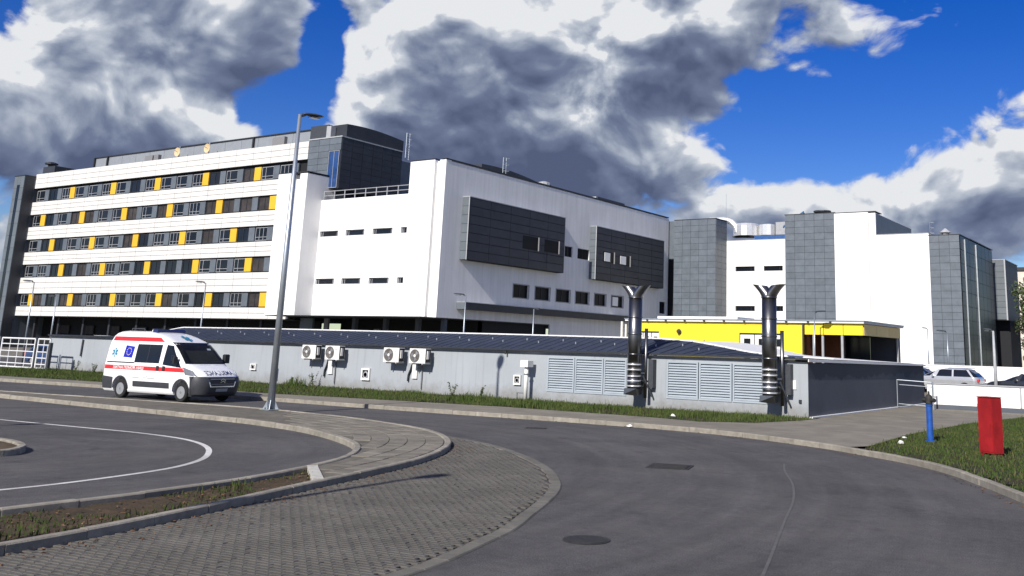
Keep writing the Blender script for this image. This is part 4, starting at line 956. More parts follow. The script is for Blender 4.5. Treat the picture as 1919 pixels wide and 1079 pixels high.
# roof: ribbed metal skirt in front, white membrane behind, white coping on the side wall
def P1(x): 
    k = [(-64, 2.2), (-58, 2.22), (-56, 2.6), (-54, 2.87), (-46, 2.9), (-30, 2.88), (-21, 2.84), (-19.3, 2.76), (-18, 2.58), (-16.8, 2.39), (-15.6, 2.27), (-13.1, 2.2)]
    for (a, za), (b, zb) in zip(k, k[1:]):
        if a <= x <= b: return za+(zb-za)*(x-a)/(b-a)
    return k[-1][1]
def P2(x):
    k = [(-64, 2.1), (-58, 2.12), (-52, 2.75), (-23, 2.92), (-21.5, 2.8), (-20, 2.52), (-18.8, 2.30), (-13.1, 2.08)]
    for (a, za), (b, zb) in zip(k, k[1:]):
        if a <= x <= b: return za+(zb-za)*(x-a)/(b-a)
    return k[-1][1]
xs = [XA+i*(XB+.02-XA)/160 for i in range(161)]
sk = MB(); nx = len(xs)
eav = [(x, Yw-.12, 2.235) for x in xs]; rdg = [(x, 38.0, P1(x)+.001) for x in xs]
sk.add(eav+rdg+[(x, y, z-.05) for x, y, z in eav], [(i, i+1, nx+i+1, nx+i) for i in range(nx-1)]+[(2*nx+i, 2*nx+i+1, i+1, i) for i in range(nx-1)])
sk.build('metal_roof_skirt', M_roofb, AN)
for i in range(0, 95):
    x = XA+.4+i*.5
    if x > XB-.2: break
    z1 = P1(x)
    MB().add([(x-.02, Yw-.12, 2.238), (x+.02, Yw-.12, 2.238), (x+.02, 38, z1+.003), (x-.02, 38, z1+.003), (x-.015, Yw-.12, 2.256), (x+.015, Yw-.12, 2.256), (x+.015, 38, z1+.02), (x-.015, 38, z1+.02)],
             [(4, 5, 6, 7), (0, 1, 5, 4), (1, 2, 6, 5), (3, 0, 4, 7), (2, 3, 7, 6)]).build('standing_seam', M_roofb, AN)
for i in range(44):
    x = XA+8+i*1.0; t = .45 if i % 2 else .62
    if x < -51 or x > -17.5: continue
    y = Yw-.12+(38-Yw+.12)*t; z = 2.235+(P1(x)-2.235)*t
    MB().box(x-.015, y-.04, z+.01, x+.015, y+.04, z+.10).build('snow_guard', M_framew, AN)
rt = MB(); back = [(x, 50.5, P2(x)) for x in xs]
rt.add(rdg+back, [(i, i+1, nx+i+1, nx+i) for i in range(nx-1)]); rt.build('membrane_roof', M_memb, AN)
MB().add([(x, 38.0-.05, P1(x)+.0) for x in xs]+[(x, 38.0-.05, P1(x)+.055) for x in xs]+[(x, 38.25, P1(x)+.06) for x in xs], [(i, i+1, nx+i+1, nx+i) for i in range(nx-1)]+[(nx+i, nx+i+1, 2*nx+i+1, 2*nx+i) for i in range(nx-1)]).build('ridge_flashing', M_memb, AN)
MB().add([(XB+.08, Yw-.1, 2.2), (XB+.08, 51.7, 2.04), (XB-.45, 51.7, 2.08), (XB-.45, Yw-.1, 2.24), (XB+.08, Yw-.1, 2.1), (XB+.08, 51.7, 1.97), (XB-.45, 51.7, 1.97), (XB-.45, Yw-.1, 2.1)],
         [(0, 1, 2, 3), (0, 4, 5, 1), (3, 7, 4, 0), (1, 5, 6, 2)]).build('side_coping', M_memb, AN)
MB().box(XA-.05, Yw-.22, 2.165, XB+.05, Yw-.121, 2.235).build('gutter', M_frame, AN); MB().box(XA-.05, Yw-.10, 2.10, XB+.03, Yw-.004, 2.158).build('fascia', M_framew, AN)
for x in (-39.4, -27.0, -14.35): MB().cyl((x, Yw-.16, 2.16), (x, Yw-.16, 2.0), .04, n=6).build('gutter_outlet', M_frame, AN)
box('meter_cover', M_plastic, AN, -13.87, Yw-.04, 1.1, -13.6, Yw-.002, 1.42)
box('wall_bracket', M_frame, AN, -13.5, Yw-.06, .62, -13.4, Yw-.002, .74)

def ac_unit(x, label):
    t = thing('air_conditioner', label, 'air conditioner', (x, Yw, 1.40), 0, 'outdoor air conditioners on the grey wall')
    c = MB().cbox(0, -.60, .06, .98, -.24, .72, .012).build('casing', M_plastic, t, local=True)
    MB().box(.981, -.58, .10, .99, -.26, .70).build('side_cover', M_darkp, t, local=True)
    MB().box(.9901, -.52, .25, 1.03, -.40, .62).build('valve_cover', M_plastic, t, local=True)
    g = MB().lathe([(.30, 0), (.30, -.012), (.27, -.014), (.27, 0)], (.33, -.601, .39), 24, 'y', False); g.build('fan_ring', M_greyp, t, local=True)
    MB().lathe([(.265, 0), (.265, -.004)], (.33, -.6011, .39), 24, 'y').build('fan_opening', M_bronze, t, local=True)
    mb = MB()
    for k in range(3):
        a = k*2.094+.4
        mb.add([(.33+.06*math.cos(a), -.607, .39+.06*math.sin(a)), (.33+.25*math.cos(a), -.607, .39+.25*math.sin(a)), (.33+.24*math.cos(a+.8), -.611, .39+.24*math.sin(a+.8)), (.33+.06*math.cos(a+.9), -.611, .39+.06*math.sin(a+.9))], [(0, 1, 2, 3)])
    mb.build('fan_blades', M_greyp, t, local=True)
    MB().lathe([(.07, 0), (.06, -.016)], (.33, -.606, .39), 12, 'y').build('fan_hub', M_plastic, t, local=True)
    gd = MB()
    for r in (.12, .17, .22): gd.lathe([(r, 0), (r, -.006), (r-.006, -.006), (r-.006, 0)], (.33, -.616, .39), 20, 'y', caps=False)
    gd.build('guard_wires', M_framew, t, local=True)
    MB().box(.70, -.603, .52, .82, -.6002, .545).build('badge', M_greyp, t, local=True)
    for u in (.15, .80):
        MB().box(u, -.62, 0, u+.05, -.002, .058).box(u, -.03, -.3, u+.05, -.0025, .0).build('bracket', M_framew, t, local=True)
    return t
ac_unit(-39.45, 'white air conditioner on the grey wall, first from the street lamp')
ac_unit(-37.80, 'white air conditioner on the grey wall, second from the street lamp')
ac_unit(-33.87, 'white air conditioner on the grey wall, third from the street lamp')
ac_unit(-32.23, 'white air conditioner on the grey wall, farthest from the street lamp')
for (xa, xb, lab) in ((-38.2, -37.6, 'insulated refrigerant pipes hanging below the pair of air conditioners near the lamp'), (-32.6, -31.9, 'insulated refrigerant pipes hanging below the right pair of air conditioners')):
    t = thing('refrigerant_pipes', lab, 'pipes', (xa, Yw, .6))
    MB().tube([(xa+.1, Yw-.07, 1.42), (xa+.02, Yw-.07, 1.15), (xa-.1, Yw-.07, .9), (xa-.12, Yw-.07, .62)], .045, 7).build('insulated_pipe', M_darkp, t)
    MB().box(xa+.12, Yw-.08, .75, xa+.42, Yw-.003, 1.4).build('pipe_cover', M_plastic, t)
    MB().tube([(xb, Yw-.06, 1.4), (xb+.02, Yw-.06, .8), (xb+.01, Yw-.06, .3)], .03, 6).build('drain_pipe', M_greyp, t)
def vent_box(x, z, w, h, label):
    t = thing('wall_vent', label, 'vent', (x, Yw, z))
    MB().box(0, -.10, 0, w, -.001, h*.2).box(0, -.10, h*.85, w, -.001, h).box(0, -.10, h*.2, w*.15, -.001, h*.85).box(w*.85, -.10, h*.2, w, -.001, h*.85).build('surround', M_plastic, t, local=True)
    MB().box(w*.15, -.06, h*.2, w*.85, -.002, h*.85).build('opening', M_black, t, local=True)
    MB().lathe([(w*.3, 0), (w*.27, -.035), (w*.2, -.035), (w*.2, 0)], (w*.5, -.061, h*.45), 14, 'y').build('pipe_collar', M_framew, t, local=True)
vent_box(-35.75, .55, .55, .56, 'white square vent hood on the grey wall between the two pairs of air conditioners')
vent_box(-43.9, .74, .45, .32, 'small white wall vent just right of the ambulance')
vent_box(-26.55, .72, .38, .42, 'white wall vent beside the white vent pipe')
vp = thing('vent_pipe', 'white standing vent pipe with square head at the foot of the grey wall', 'pipe', (-25.6, 34.75, K))
MB().cyl((0, 0, 0), (0, 0, 1.5), .085, n=12).build('pipe', M_plastic, vp, local=True, smooth=True)
MB().cbox(-.2, -.2, 1.38, .2, .2, 1.66, .02).build('head', M_plastic, vp, local=True)
MB().lathe([(.1, 0), (.115, .03), (.1, .06)], (0, 0, 1.05), 12).build('coupling', M_greyp, vp, local=True)
MB().tube([(0, 0, .3), (-.45, 0, .3), (-.45, 0, 0)], .03, 6).build('branch', M_greyp, vp, local=True)

def stack(x, label):
    t = thing('exhaust_stack', label, 'chimney', (x, 34.62, 0), 0, 'steel exhaust stacks on the grey wall'); r = .275
    MB().cyl((0, 0, 1.3), (0, 0, 4.42), r, n=28).build('flue', M_stain, t, local=True, smooth=True)
    for z in (1.3, 1.55, 1.75, 2.15, 2.95, 3.6, 4.38): MB().lathe([(r+.001, 0), (r+.022, .008), (r+.022, .05), (r+.001, .058)], (0, 0, z), 28).build('clamp_band', M_stain2 if z < 2 else M_stain, t, local=True, smooth=True)
    MB().cyl((0, 0, .85), (0, 0, 1.3), r*.97, n=24).build('lower_flue', M_stain, t, local=True, smooth=True)
    for z in (.92, 1.12): MB().lathe([(r+.001, 0), (r+.02, .006), (r+.02, .05), (r+.001, .056)], (0, 0, z), 28).build('clamp_band', M_stain2, t, local=True, smooth=True)
    MB().add([(-.29, -.29, .62), (.29, -.2, .58), (.29, .2, .66), (-.29, .25, .74), (-.27, -.27, .86), (.27, -.27, .86), (.27, .27, .86), (-.27, .27, .86)], [(0, 3, 2, 1), (4, 5, 6, 7), (0, 1, 5, 4), (1, 2, 6, 5), (2, 3, 7, 6), (3, 0, 4, 7)]).build('boot', M_stain, t, local=True)
    MB().cyl((.05, 0, 1.05), (.1, .56, 1.05), .2, n=18).build('wall_inlet', M_stain, t, local=True, smooth=True)
    MB().cyl((.42, .2, .5), (.42, .2, 3.2), .07, n=10).build('drain_pipe', M_stain, t, local=True, smooth=True)
    MB().cyl((.40, .05, 1.35), (.62, .4, .55), .035, n=6).build('stay', M_lamp, t, local=True); MB().box(.5, .3, .9, .7, .57, 2.0).build('wall_bracket', M_lamp, t, local=True)
    MB().tube([(-.36, .1, 1.45), (.45, .1, 1.45)], .03, 6).build('support_arm', M_lamp, t, local=True)
    # T-shaped outlet: two flared horns
    cp = MB()
    n = 20
    for sd in (-1, 1):
        vs = []
        for k in range(6):
            q = k/5; cx = sd*.37*q**1.3; z_ = 4.40+.47*q; rx = r*(1-.25*math.sin(q*math.pi*.5))+.08*q; ry = r*(1-.12*q)
            vs += [(cx+rx*math.cos(2*math.pi*i/n), ry*math.sin(2*math.pi*i/n), z_+(.03*math.cos(2*math.pi*i/n)*sd*q)) for i in range(n)]
        cp.add(vs, [(k*n+i, k*n+(i+1) % n, (k+1)*n+(i+1) % n, (k+1)*n+i) for k in range(5) for i in range(n)])
    cp.build('outlet_cowl', M_stain, t, local=True, smooth=True)
    return t
stack(-20.2, 'tall steel exhaust stack with twin flared outlet between the two louvre banks')
stack(-14.42, 'tall steel exhaust stack with twin flared outlet at the right end of the wall')

# ------------------------------------------------------------------ street lamps
def street_lamp(loc, h, label, aim, r0=.11, arm=.95, plate=True, head=1.0, mt=M_galv, group='street lamps'):
    t = thing('street_lamp', label, 'street lamp', loc, aim, group)
    MB().cyl((0, 0, 0), (0, 0, h), r0, r0*.5, 14).build('pole', mt, t, local=True, smooth=True)
    if plate:
        bp = MB().box(-.24, -.24, 0, .24, .24, .03).build('base_plate', mt, t, local=True)
        for k in range(4):
            a = k*math.pi/2+.78
            MB().add([(r0*.9*math.cos(a)-.01*math.sin(a), r0*.9*math.sin(a)+.01*math.cos(a), .03), (.25*math.cos(a)-.01*math.sin(a), .25*math.sin(a)+.01*math.cos(a), .03), (r0*.9*math.cos(a)-.01*math.sin(a), r0*.9*math.sin(a)+.01*math.cos(a), .33),
                      (r0*.9*math.cos(a)+.01*math.sin(a), r0*.9*math.sin(a)-.01*math.cos(a), .03), (.25*math.cos(a)+.01*math.sin(a), .25*math.sin(a)-.01*math.cos(a), .03), (r0*.9*math.cos(a)+.01*math.sin(a), r0*.9*math.sin(a)-.01*math.cos(a), .33)],
                     [(0, 1, 2), (5, 4, 3), (0, 2, 5, 3), (1, 4, 5, 2)]).build('gusset', mt, t, local=True)
            MB().cyl((.2*math.cos(a+.78), .2*math.sin(a+.78), .03), (.2*math.cos(a+.78), .2*math.sin(a+.78), .08), .02, n=6).build('anchor_bolt', M_lamp, t, local=True)
        MB().box(r0*.75, -.05, .9, r0+.012, .05, 1.3).build('service_door', mt, t, local=True)
    s = head
    MB().cyl((0, 0, h-.06), (.2*s, 0, h+.02), r0*.42, n=8).build('spigot', M_lamp, t, local=True)
    # luminaire: flattened teardrop along +x
    prof = [(.12, .05, .035), (.22, .11, .055), (.40, .15, .07), (.62, .17, .07), (.82, .15, .055), (.95, .08, .03)]
    n = 12; vs = []
    for x, w, th in prof:
        for i in range(n):
            a = 2*math.pi*i/n; vs.append((x*s*arm, w*s*math.cos(a)*1.1, h+.04*s+x*.06*s+th*s*math.sin(a)*(1.0 if math.sin(a) > 0 else .55)))
    fs = [(k*n+i, k*n+(i+1) % n, (k+1)*n+(i+1) % n, (k+1)*n+i) for k in range(len(prof)-1) for i in range(n)]+[tuple(range(n-1, -1, -1)), tuple((len(prof)-1)*n+i for i in range(n))]
    hd = MB().add(vs, fs).build('lamp_head', M_lamp, t, local=True, smooth=True)
    MB().box(.42*s*arm, -.1*s, h-.02*s, .8*s*arm, .1*s, h+.005*s).build('lens', M_headl, hd, local=True)
    return t
street_lamp((-26.42, 22.1, K), 9.8, 'tall galvanised street lamp on the paved island beside the ambulance', R(86), .118, .98, head=1.0)
street_lamp((-11.25, -1.2, .04), 9.7, 'street lamp outside the frame whose shadow crosses the paved lane', R(86), .13, .98, head=1.0)
street_lamp((-25.6, -.6, 0), 9.7, 'street lamp outside the frame whose head shadows the painted line in the lot', R(90), .13, .98, head=1.0)
street_lamp((-75.2, 40, 0), 6.0, 'slim grey lamp with left-pointing head in front of the far left ward windows', R(200), .07, 1.0, False, 1.0)
street_lamp((-101.6, 56.5, 0), 6.0, 'slim far lamp behind the left end of the grey wall', R(200), .09, 1.0, False, 1.0)
street_lamp((-59.5, 43.2, 0), 6.0, 'slim dark lamp rising behind the ambulance', R(200), .06, .9, False, .9)
street_lamp((-48.4, 57.6, 0), 6.0, 'slim pale lamp with left-pointing head before the canopy of the theatre block', R(200), .08, 1.0, False, 1.0)
street_lamp((-56.4, 77.3, 0), 5.9, 'slim pale lamp before the dark undercroft, right of the canopy lamp', R(20), .1, .8, False, .8)
street_lamp((-22.9, 62.6, 0), 5.1, 'slim lamp standing before the yellow porch', R(0), .06, .9, False, .9)
street_lamp((-23.1, 92.6, K), 4.9, 'thin lamp in front of the plain white wall at right', R(180), .07, .7, False, .8)
street_lamp((-23.7, 102.7, K), 4.9, 'thin lamp before the grey panelled tower at right', R(200), .1, .9, False, 1.2)
street_lamp((-10.7, 56.9, K), 3.8, 'pale lamp post between the two parked cars at right', R(180), .11, .6, False, .9, M_framew)

# ------------------------------------------------------------------ hydrant, cabinet, barrier, right side
hy = thing('fire_hydrant', 'blue pillar fire hydrant standing on the lawn', 'hydrant', (-7.2, 28.7, .1), R(-30))
MB().lathe([(.15, 0), (.15, .03), (.09, .05), (.085, .55), (.085, .95), (.10, .97), (.10, 1.0)], (0, 0, 0), 18).build('pillar', M_bluep, hy, local=True, smooth=False)
MB().lathe([(.08, 1.0), (.095, 1.03), (.095, 1.18), (.07, 1.25), (.03, 1.28), (.025, 1.36)], (0, 0, 0), 16).build('head', M_iron, hy, local=True)
for s in (-1, 1):
    o = MB().cyl((s*.08, 0, 1.12), (s*.18, 0, 1.12), .05, n=12).build('outlet', M_iron, hy, local=True); MB().cyl((s*.18, 0, 1.12), (s*.21, 0, 1.12), .06, n=12).build('cap', M_iron, o, local=True)
cb = thing('hydrant_cabinet', 'tall red metal hydrant cabinet on the lawn near the kerb', 'cabinet', (-5.06, 25.95, .1), R(-32))
MB().cbox(-.225, -.16, .06, .225, .16, 1.36, .012).build('casing', M_redp, cb, local=True)
dr_ = MB().box(-.205, -.168, .1, .205, -.161, 1.32).build('door', M_redp, cb, local=True)
MB().box(.15, -.18, .70, .17, -.1681, .76).build('lock', M_redp, dr_, local=True)
MB().box(-.235, -.175, 1.361, .235, .17, 1.38).build('lid', M_redp, cb, local=True)
for z in (.3, 1.1): MB().cyl((-.212, -.172, z), (-.212, -.172, z+.1), .012, n=8).build('hinge', M_redp, dr_, local=True)
for x in (-.2, .15): MB().box(x, -.14, -.02, x+.05, .15, .06).build('foot', M_redp, cb, local=True)
sl_ = MB().cbox(-.55, -.4, -.06, .55, .42, -.01, .01).build('base_slab', M_conc, cb, local=True)
WL = thing('white_boundary_wall', 'low white rendered boundary wall behind the red cabinet', 'wall', (0, 47.2, 0))
MB().box(-11.9, 47.2, .32, 12, 47.5, 1.22).build('wall', M_whitew, WL); MB().box(-12, 47.15, 1.221, 12, 47.55, 1.27).build('coping', M_framew, WL); MB().box(-11.9, 47.21, K, 12, 47.49, .319).build('plinth', M_renderd, WL)
for x in (-7.9, -3.8, .4): MB().box(x, 47.17, .34, x+.07, 47.199, 1.2).build('joint_cover', M_framew, WL)
BR = thing('pipe_barrier', 'thin steel pipe barrier at the end of the dark annex wall', 'barrier', (-12.3, 46.2, K))
MB().tube([(-13.0, 46.2, K), (-13.0, 46.2, 1.36), (-11.4, 46.2, 1.30)], .022, 8).build('frame', M_galv, BR); MB().tube([(-12.9, 46.2, 1.15), (-11.45, 46.2, 1.1)], .02, 6).build('mid_rail', M_galv, BR); MB().cyl((-11.4, 46.2, K), (-11.4, 46.2, 1.33), .04, n=8).build('post', M_galv, BR); MB().tube([(-12.95, 46.2, .3), (-11.45, 46.2, .25)], .02, 6).build('low_rail', M_galv, BR)
LW = thing('low_white_wall', 'far low white wall behind the parked cars at right', 'wall', (-5, 88, 0))
MB().box(-30, 88, 0, 20, 88.4, 1.78).build('wall', M_whitew, LW); MB().box(-30.05, 87.95, 1.781, 20, 88.45, 1.86).build('coping', M_memb, LW)
tag(MB().box(-30, 54, .13, 25, 87.9, .38).build('parking_lot', M_walk), kind='structure')

# ------------------------------------------------------------------ gate at left
GA = thing('steel_gate', 'white tubular steel gate at the left end of the grey wall', 'gate', (-63.6, 33.6, 0))
M_gate = mat('gate_white', (.70, .71, .72), .5, .05, 4)
def leaf(x0, x1, nm):
    f = MB().tube([(x0, 33.6, .22), (x1, 33.6, .22), (x1, 33.6, 1.95), (x0, 33.6, 1.95), (x0, 33.6, .22)], .05, 6).build('gate_leaf', M_gate, GA)
    for z in (.45, .82, 1.18, 1.6): MB().cyl((x0, 33.6, z), (x1, 33.6, z), .032, n=5).build('rail', M_gate, f)
    for k in range(1, nm): MB().cyl((x0+(x1-x0)*k/nm, 33.6, .22), (x0+(x1-x0)*k/nm, 33.6, 1.95), .022, n=5).build('bar', M_gate, f)
leaf(-70.2, -66.1, 4); leaf(-65.8, -62.0, 4); leaf(-61.65, -60.35, 2)
for x in (-66.0, -61.8): MB().box(x-.06, 33.54, 0, x+.06, 33.66, 2.05).build('gate_post', M_lamp, GA)
gp_ = thing('gate_pier', 'slim dark and white gate pier at the corner of the grey wall', 'post', (-60.2, 33.6, 0))
MB().box(-60.28, 33.5, 0, -60.12, 33.66, 1.75).build('post', M_lamp, gp_); MB().box(-60.40, 33.48, 0, -60.29, 33.62, 1.6).build('strap', M_framew, gp_)
MB().cyl((-59.6, Yw-.08, 1.0), (-59.55, Yw-.08, 2.0), .05, n=6).build('wall_pipe', M_lamp, gp_)

# ------------------------------------------------------------------ vehicles
def rrect(x0, x1, w, rf, rr, n=5):
    """plan outline of a car body slice, counter-clockwise; front at +x"""
    pts = []
    for cx, cy, r, a0 in ((x1-rf, -w+rf, rf, -90), (x1-rf, w-rf, rf, 0), (x0+rr, w-rr, rr, 90), (x0+rr, -w+rr, rr, 180)):
        for k in range(n+1):
            a = R(a0+90*k/n); pts.append((cx+r*math.cos(a), cy+r*math.sin(a)))
    return pts
def interp(tab, z):
    if z <= tab[0][0]: return tab[0][1:]
    for a, b in zip(tab, tab[1:]):
        if a[0] <= z <= b[0]:
            t = (z-a[0])/max(1e-9, b[0]-a[0]); return tuple(p+(q-p)*t for p, q in zip(a[1:], b[1:]))
    return tab[-1][1:]
def slices(tab, zs, close=True, n=5):
    mb = MB(); m_ = 4*(n+1)
    for z in zs:
        x0, x1, w, rf, rr = interp(tab, z)[:5]
        mb.v += [(x, y, z) for x, y in rrect(x0, x1, w, rf, rr, n)]
    for k in range(len(zs)-1):
        for i in range(m_): mb.f.append((k*m_+i, k*m_+(i+1) % m_, (k+1)*m_+(i+1) % m_, (k+1)*m_+i))
    mb.f.append(tuple(range(m_-1, -1, -1))); mb.f.append(tuple((len(zs)-1)*m_+i for i in range(m_)))
    return mb
def cut(ob, cutters):
    for c in cutters:
        md = ob.modifiers.new('arch', 'BOOLEAN'); md.operation = 'DIFFERENCE'; md.solver = 'EXACT'; md.object = c
    bpy.context.view_layer.update()
    dg = bpy.context.evaluated_depsgraph_get(); me = bpy.data.meshes.new_from_object(ob.evaluated_get(dg))
    ob.modifiers.clear(); ob.data = me
    for c in cutters: bpy.data.objects.remove(c, do_unlink=True)
def wheel(parent, x, y, r, w, side):
    mb = MB().lathe([(r*.64, -w/2), (r*.93, -w/2), (r, -w/2+.03), (r, w/2-.03), (r*.93, w/2), (r*.64, w/2), (r*.64, -w/2)], (0, 0, 0), 24, 'y', False)
    t = mb.build('wheel', M_rubber, parent, local=True); t.location = (x, y, r)
    s = side*w/2
    MB().lathe([(r*.65, s*.98), (r*.62, s*.9), (r*.5, s*.72), (r*.2, s*.85), (r*.12, s*.98)], (0, 0, 0), 20, 'y').build('rim', M_rim, t, local=True)
    mb = MB()
    for k in range(10):
        a = k*.628; mb.lathe([(r*.07, s*.80), (r*.07, s*.93)], (r*.40*math.cos(a), 0, r*.40*math.sin(a)), 6, 'y')
    mb.build('rim_holes', M_darkp, t, local=True)
    MB().lathe([(r*.14, s*.8), (r*.14, s*1.02), (r*.05, s*1.04)], (0, 0, 0), 10, 'y').build('hub_cap', M_greyp, t, local=True)
    return t

VT = [  # z, rear, front, half width, front radius, rear radius
    (.24, -1.06, 4.22, .94, .42, .10), (.30, -1.11, 4.34, .98, .46, .10), (.60, -1.12, 4.42, 1.02, .50, .10), (.86, -1.12, 4.38, 1.025, .50, .10), (1.0, -1.12, 4.28, 1.025, .48, .10), (1.10, -1.12, 4.14, 1.025, .46, .10),
    (1.20, -1.12, 3.92, 1.02, .44, .10), (1.29, -1.12, 3.68, 1.01, .42, .10), (1.36, -1.12, 3.52, 1.0, .36, .10), (1.60, -1.11, 3.24, .97, .32, .10), (1.85, -1.09, 2.95, .935, .30, .10), (2.06, -1.07, 2.66, .90, .30, .10), (2.16, -1.05, 2.44, .875, .32, .11),
    (2.30, -1.02, 2.05, .83, .36, .14), (2.40, -.98, 1.72, .76, .40, .18), (2.47, -.90, 1.40, .66, .40, .22), (2.51, -.74, 1.0, .50, .35, .28)]
AM = thing('ambulance', 'white high-roof ambulance van with red stripes driving along the far road', 'ambulance', (-36.25, 24.05, 0), R(3.2))
zs = [r_[0] for r_ in VT]; zz = []
for a, b in zip(zs, zs[1:]): zz += [a, (a+b)/2]
body = slices(VT, zz+[zs[-1]], n=6).build('body', M_van, AM, local=True)
cuts = []
for ax in (0.0, 3.45):
    for s in (-1, 1):
        c = MB().cyl((ax, s*.70, .36), (ax, s*1.3, .36), .43, n=28).build('cutter', M_black, AM, local=True); cuts.append(c)
cut(body, cuts)
for p in body.data.polygons: p.use_smooth = True
try:
    body.data.set_sharp_from_angle(angle=R(40))
except Exception: pass
def sidexy(x, z, off):
    x0, x1, w, rf, rr = interp(VT, z)
    if x > x1-rf:
        d = min(1, (x-(x1-rf))/rf); c = math.sqrt(max(0, 1-d*d)); return x+off*d, w-rf+rf*c+off*c
    if x < x0+rr:
        d = min(1, ((x0+rr)-x)/rr); c = math.sqrt(max(0, 1-d*d)); return x-off*d, w-rr+rr*c+off*c
    return x, w+off
def sidey(x, z, off): return sidexy(x, z, off)[1]
def frontx(y, z, off):
    x0, x1, w, rf, rr = interp(VT, z); a = abs(y)-(w-rf)
    return x1+off if a <= 0 else x1-rf+math.sqrt(max(0, rf*rf-a*a))+off
def side_patch(poly, off, nu=8, nv=5, side=-1):
    """poly: four (x, z) corners, ll lr ur ul, bent onto the flank"""
    mb = MB(); ll, lr, ur, ul = [Vector((p[0], p[1], 0)) for p in poly]
    for j in range(nv+1):
        for i in range(nu+1):
            u, v = i/nu, j/nv; p = ll.lerp(lr, u).lerp(ul.lerp(ur, u), v); q_ = sidexy(p.x, p.y, off); mb.v.append((q_[0], side*q_[1], p.y))
    for j in range(nv):
        for i in range(nu):
            f = (j*(nu+1)+i, j*(nu+1)+i+1, (j+1)*(nu+1)+i+1, (j+1)*(nu+1)+i); mb.f.append(f if side < 0 else f[::-1])
    return mb
def front_patch(poly, off, nu=12, nv=6):
    """poly: four (y, z) corners seen from the front"""
    mb = MB(); ll, lr, ur, ul = [Vector((p[0], p[1], 0)) for p in poly]
    for j in range(nv+1):
        for i in range(nu+1):
            u, v = i/nu, j/nv; p = ll.lerp(lr, u).lerp(ul.lerp(ur, u), v); mb.v.append((frontx(p.x, p.y, off), p.x, p.y+off*.5))
    for j in range(nv):
        for i in range(nu): mb.f.append((j*(nu+1)+i, j*(nu+1)+i+1, (j+1)*(nu+1)+i+1, (j+1)*(nu+1)+i))
    return mb
def text_mesh(txt, size, f):
    cu = bpy.data.curves.new('lettering', 'FONT'); cu.body = txt; cu.size = size; cu.resolution_u = 3; cu.offset = size*.012
    ob = bpy.data.objects.new('lettering', cu); COL.objects.link(ob); bpy.context.view_layer.update()
    me = bpy.data.meshes.new_from_object(ob.evaluated_get(bpy.context.evaluated_depsgraph_get()))
    xs_ = [v.co.x for v in me.vertices]; x0, x1 = min(xs_), max(xs_)
    mb = MB(); mb.v = [f((v.co.x-x0)/(x1-x0), v.co.y/size) for v in me.vertices]; mb.f = [tuple(p.vertices) for p in me.polygons]
    bpy.data.objects.remove(ob, do_unlink=True); return mb
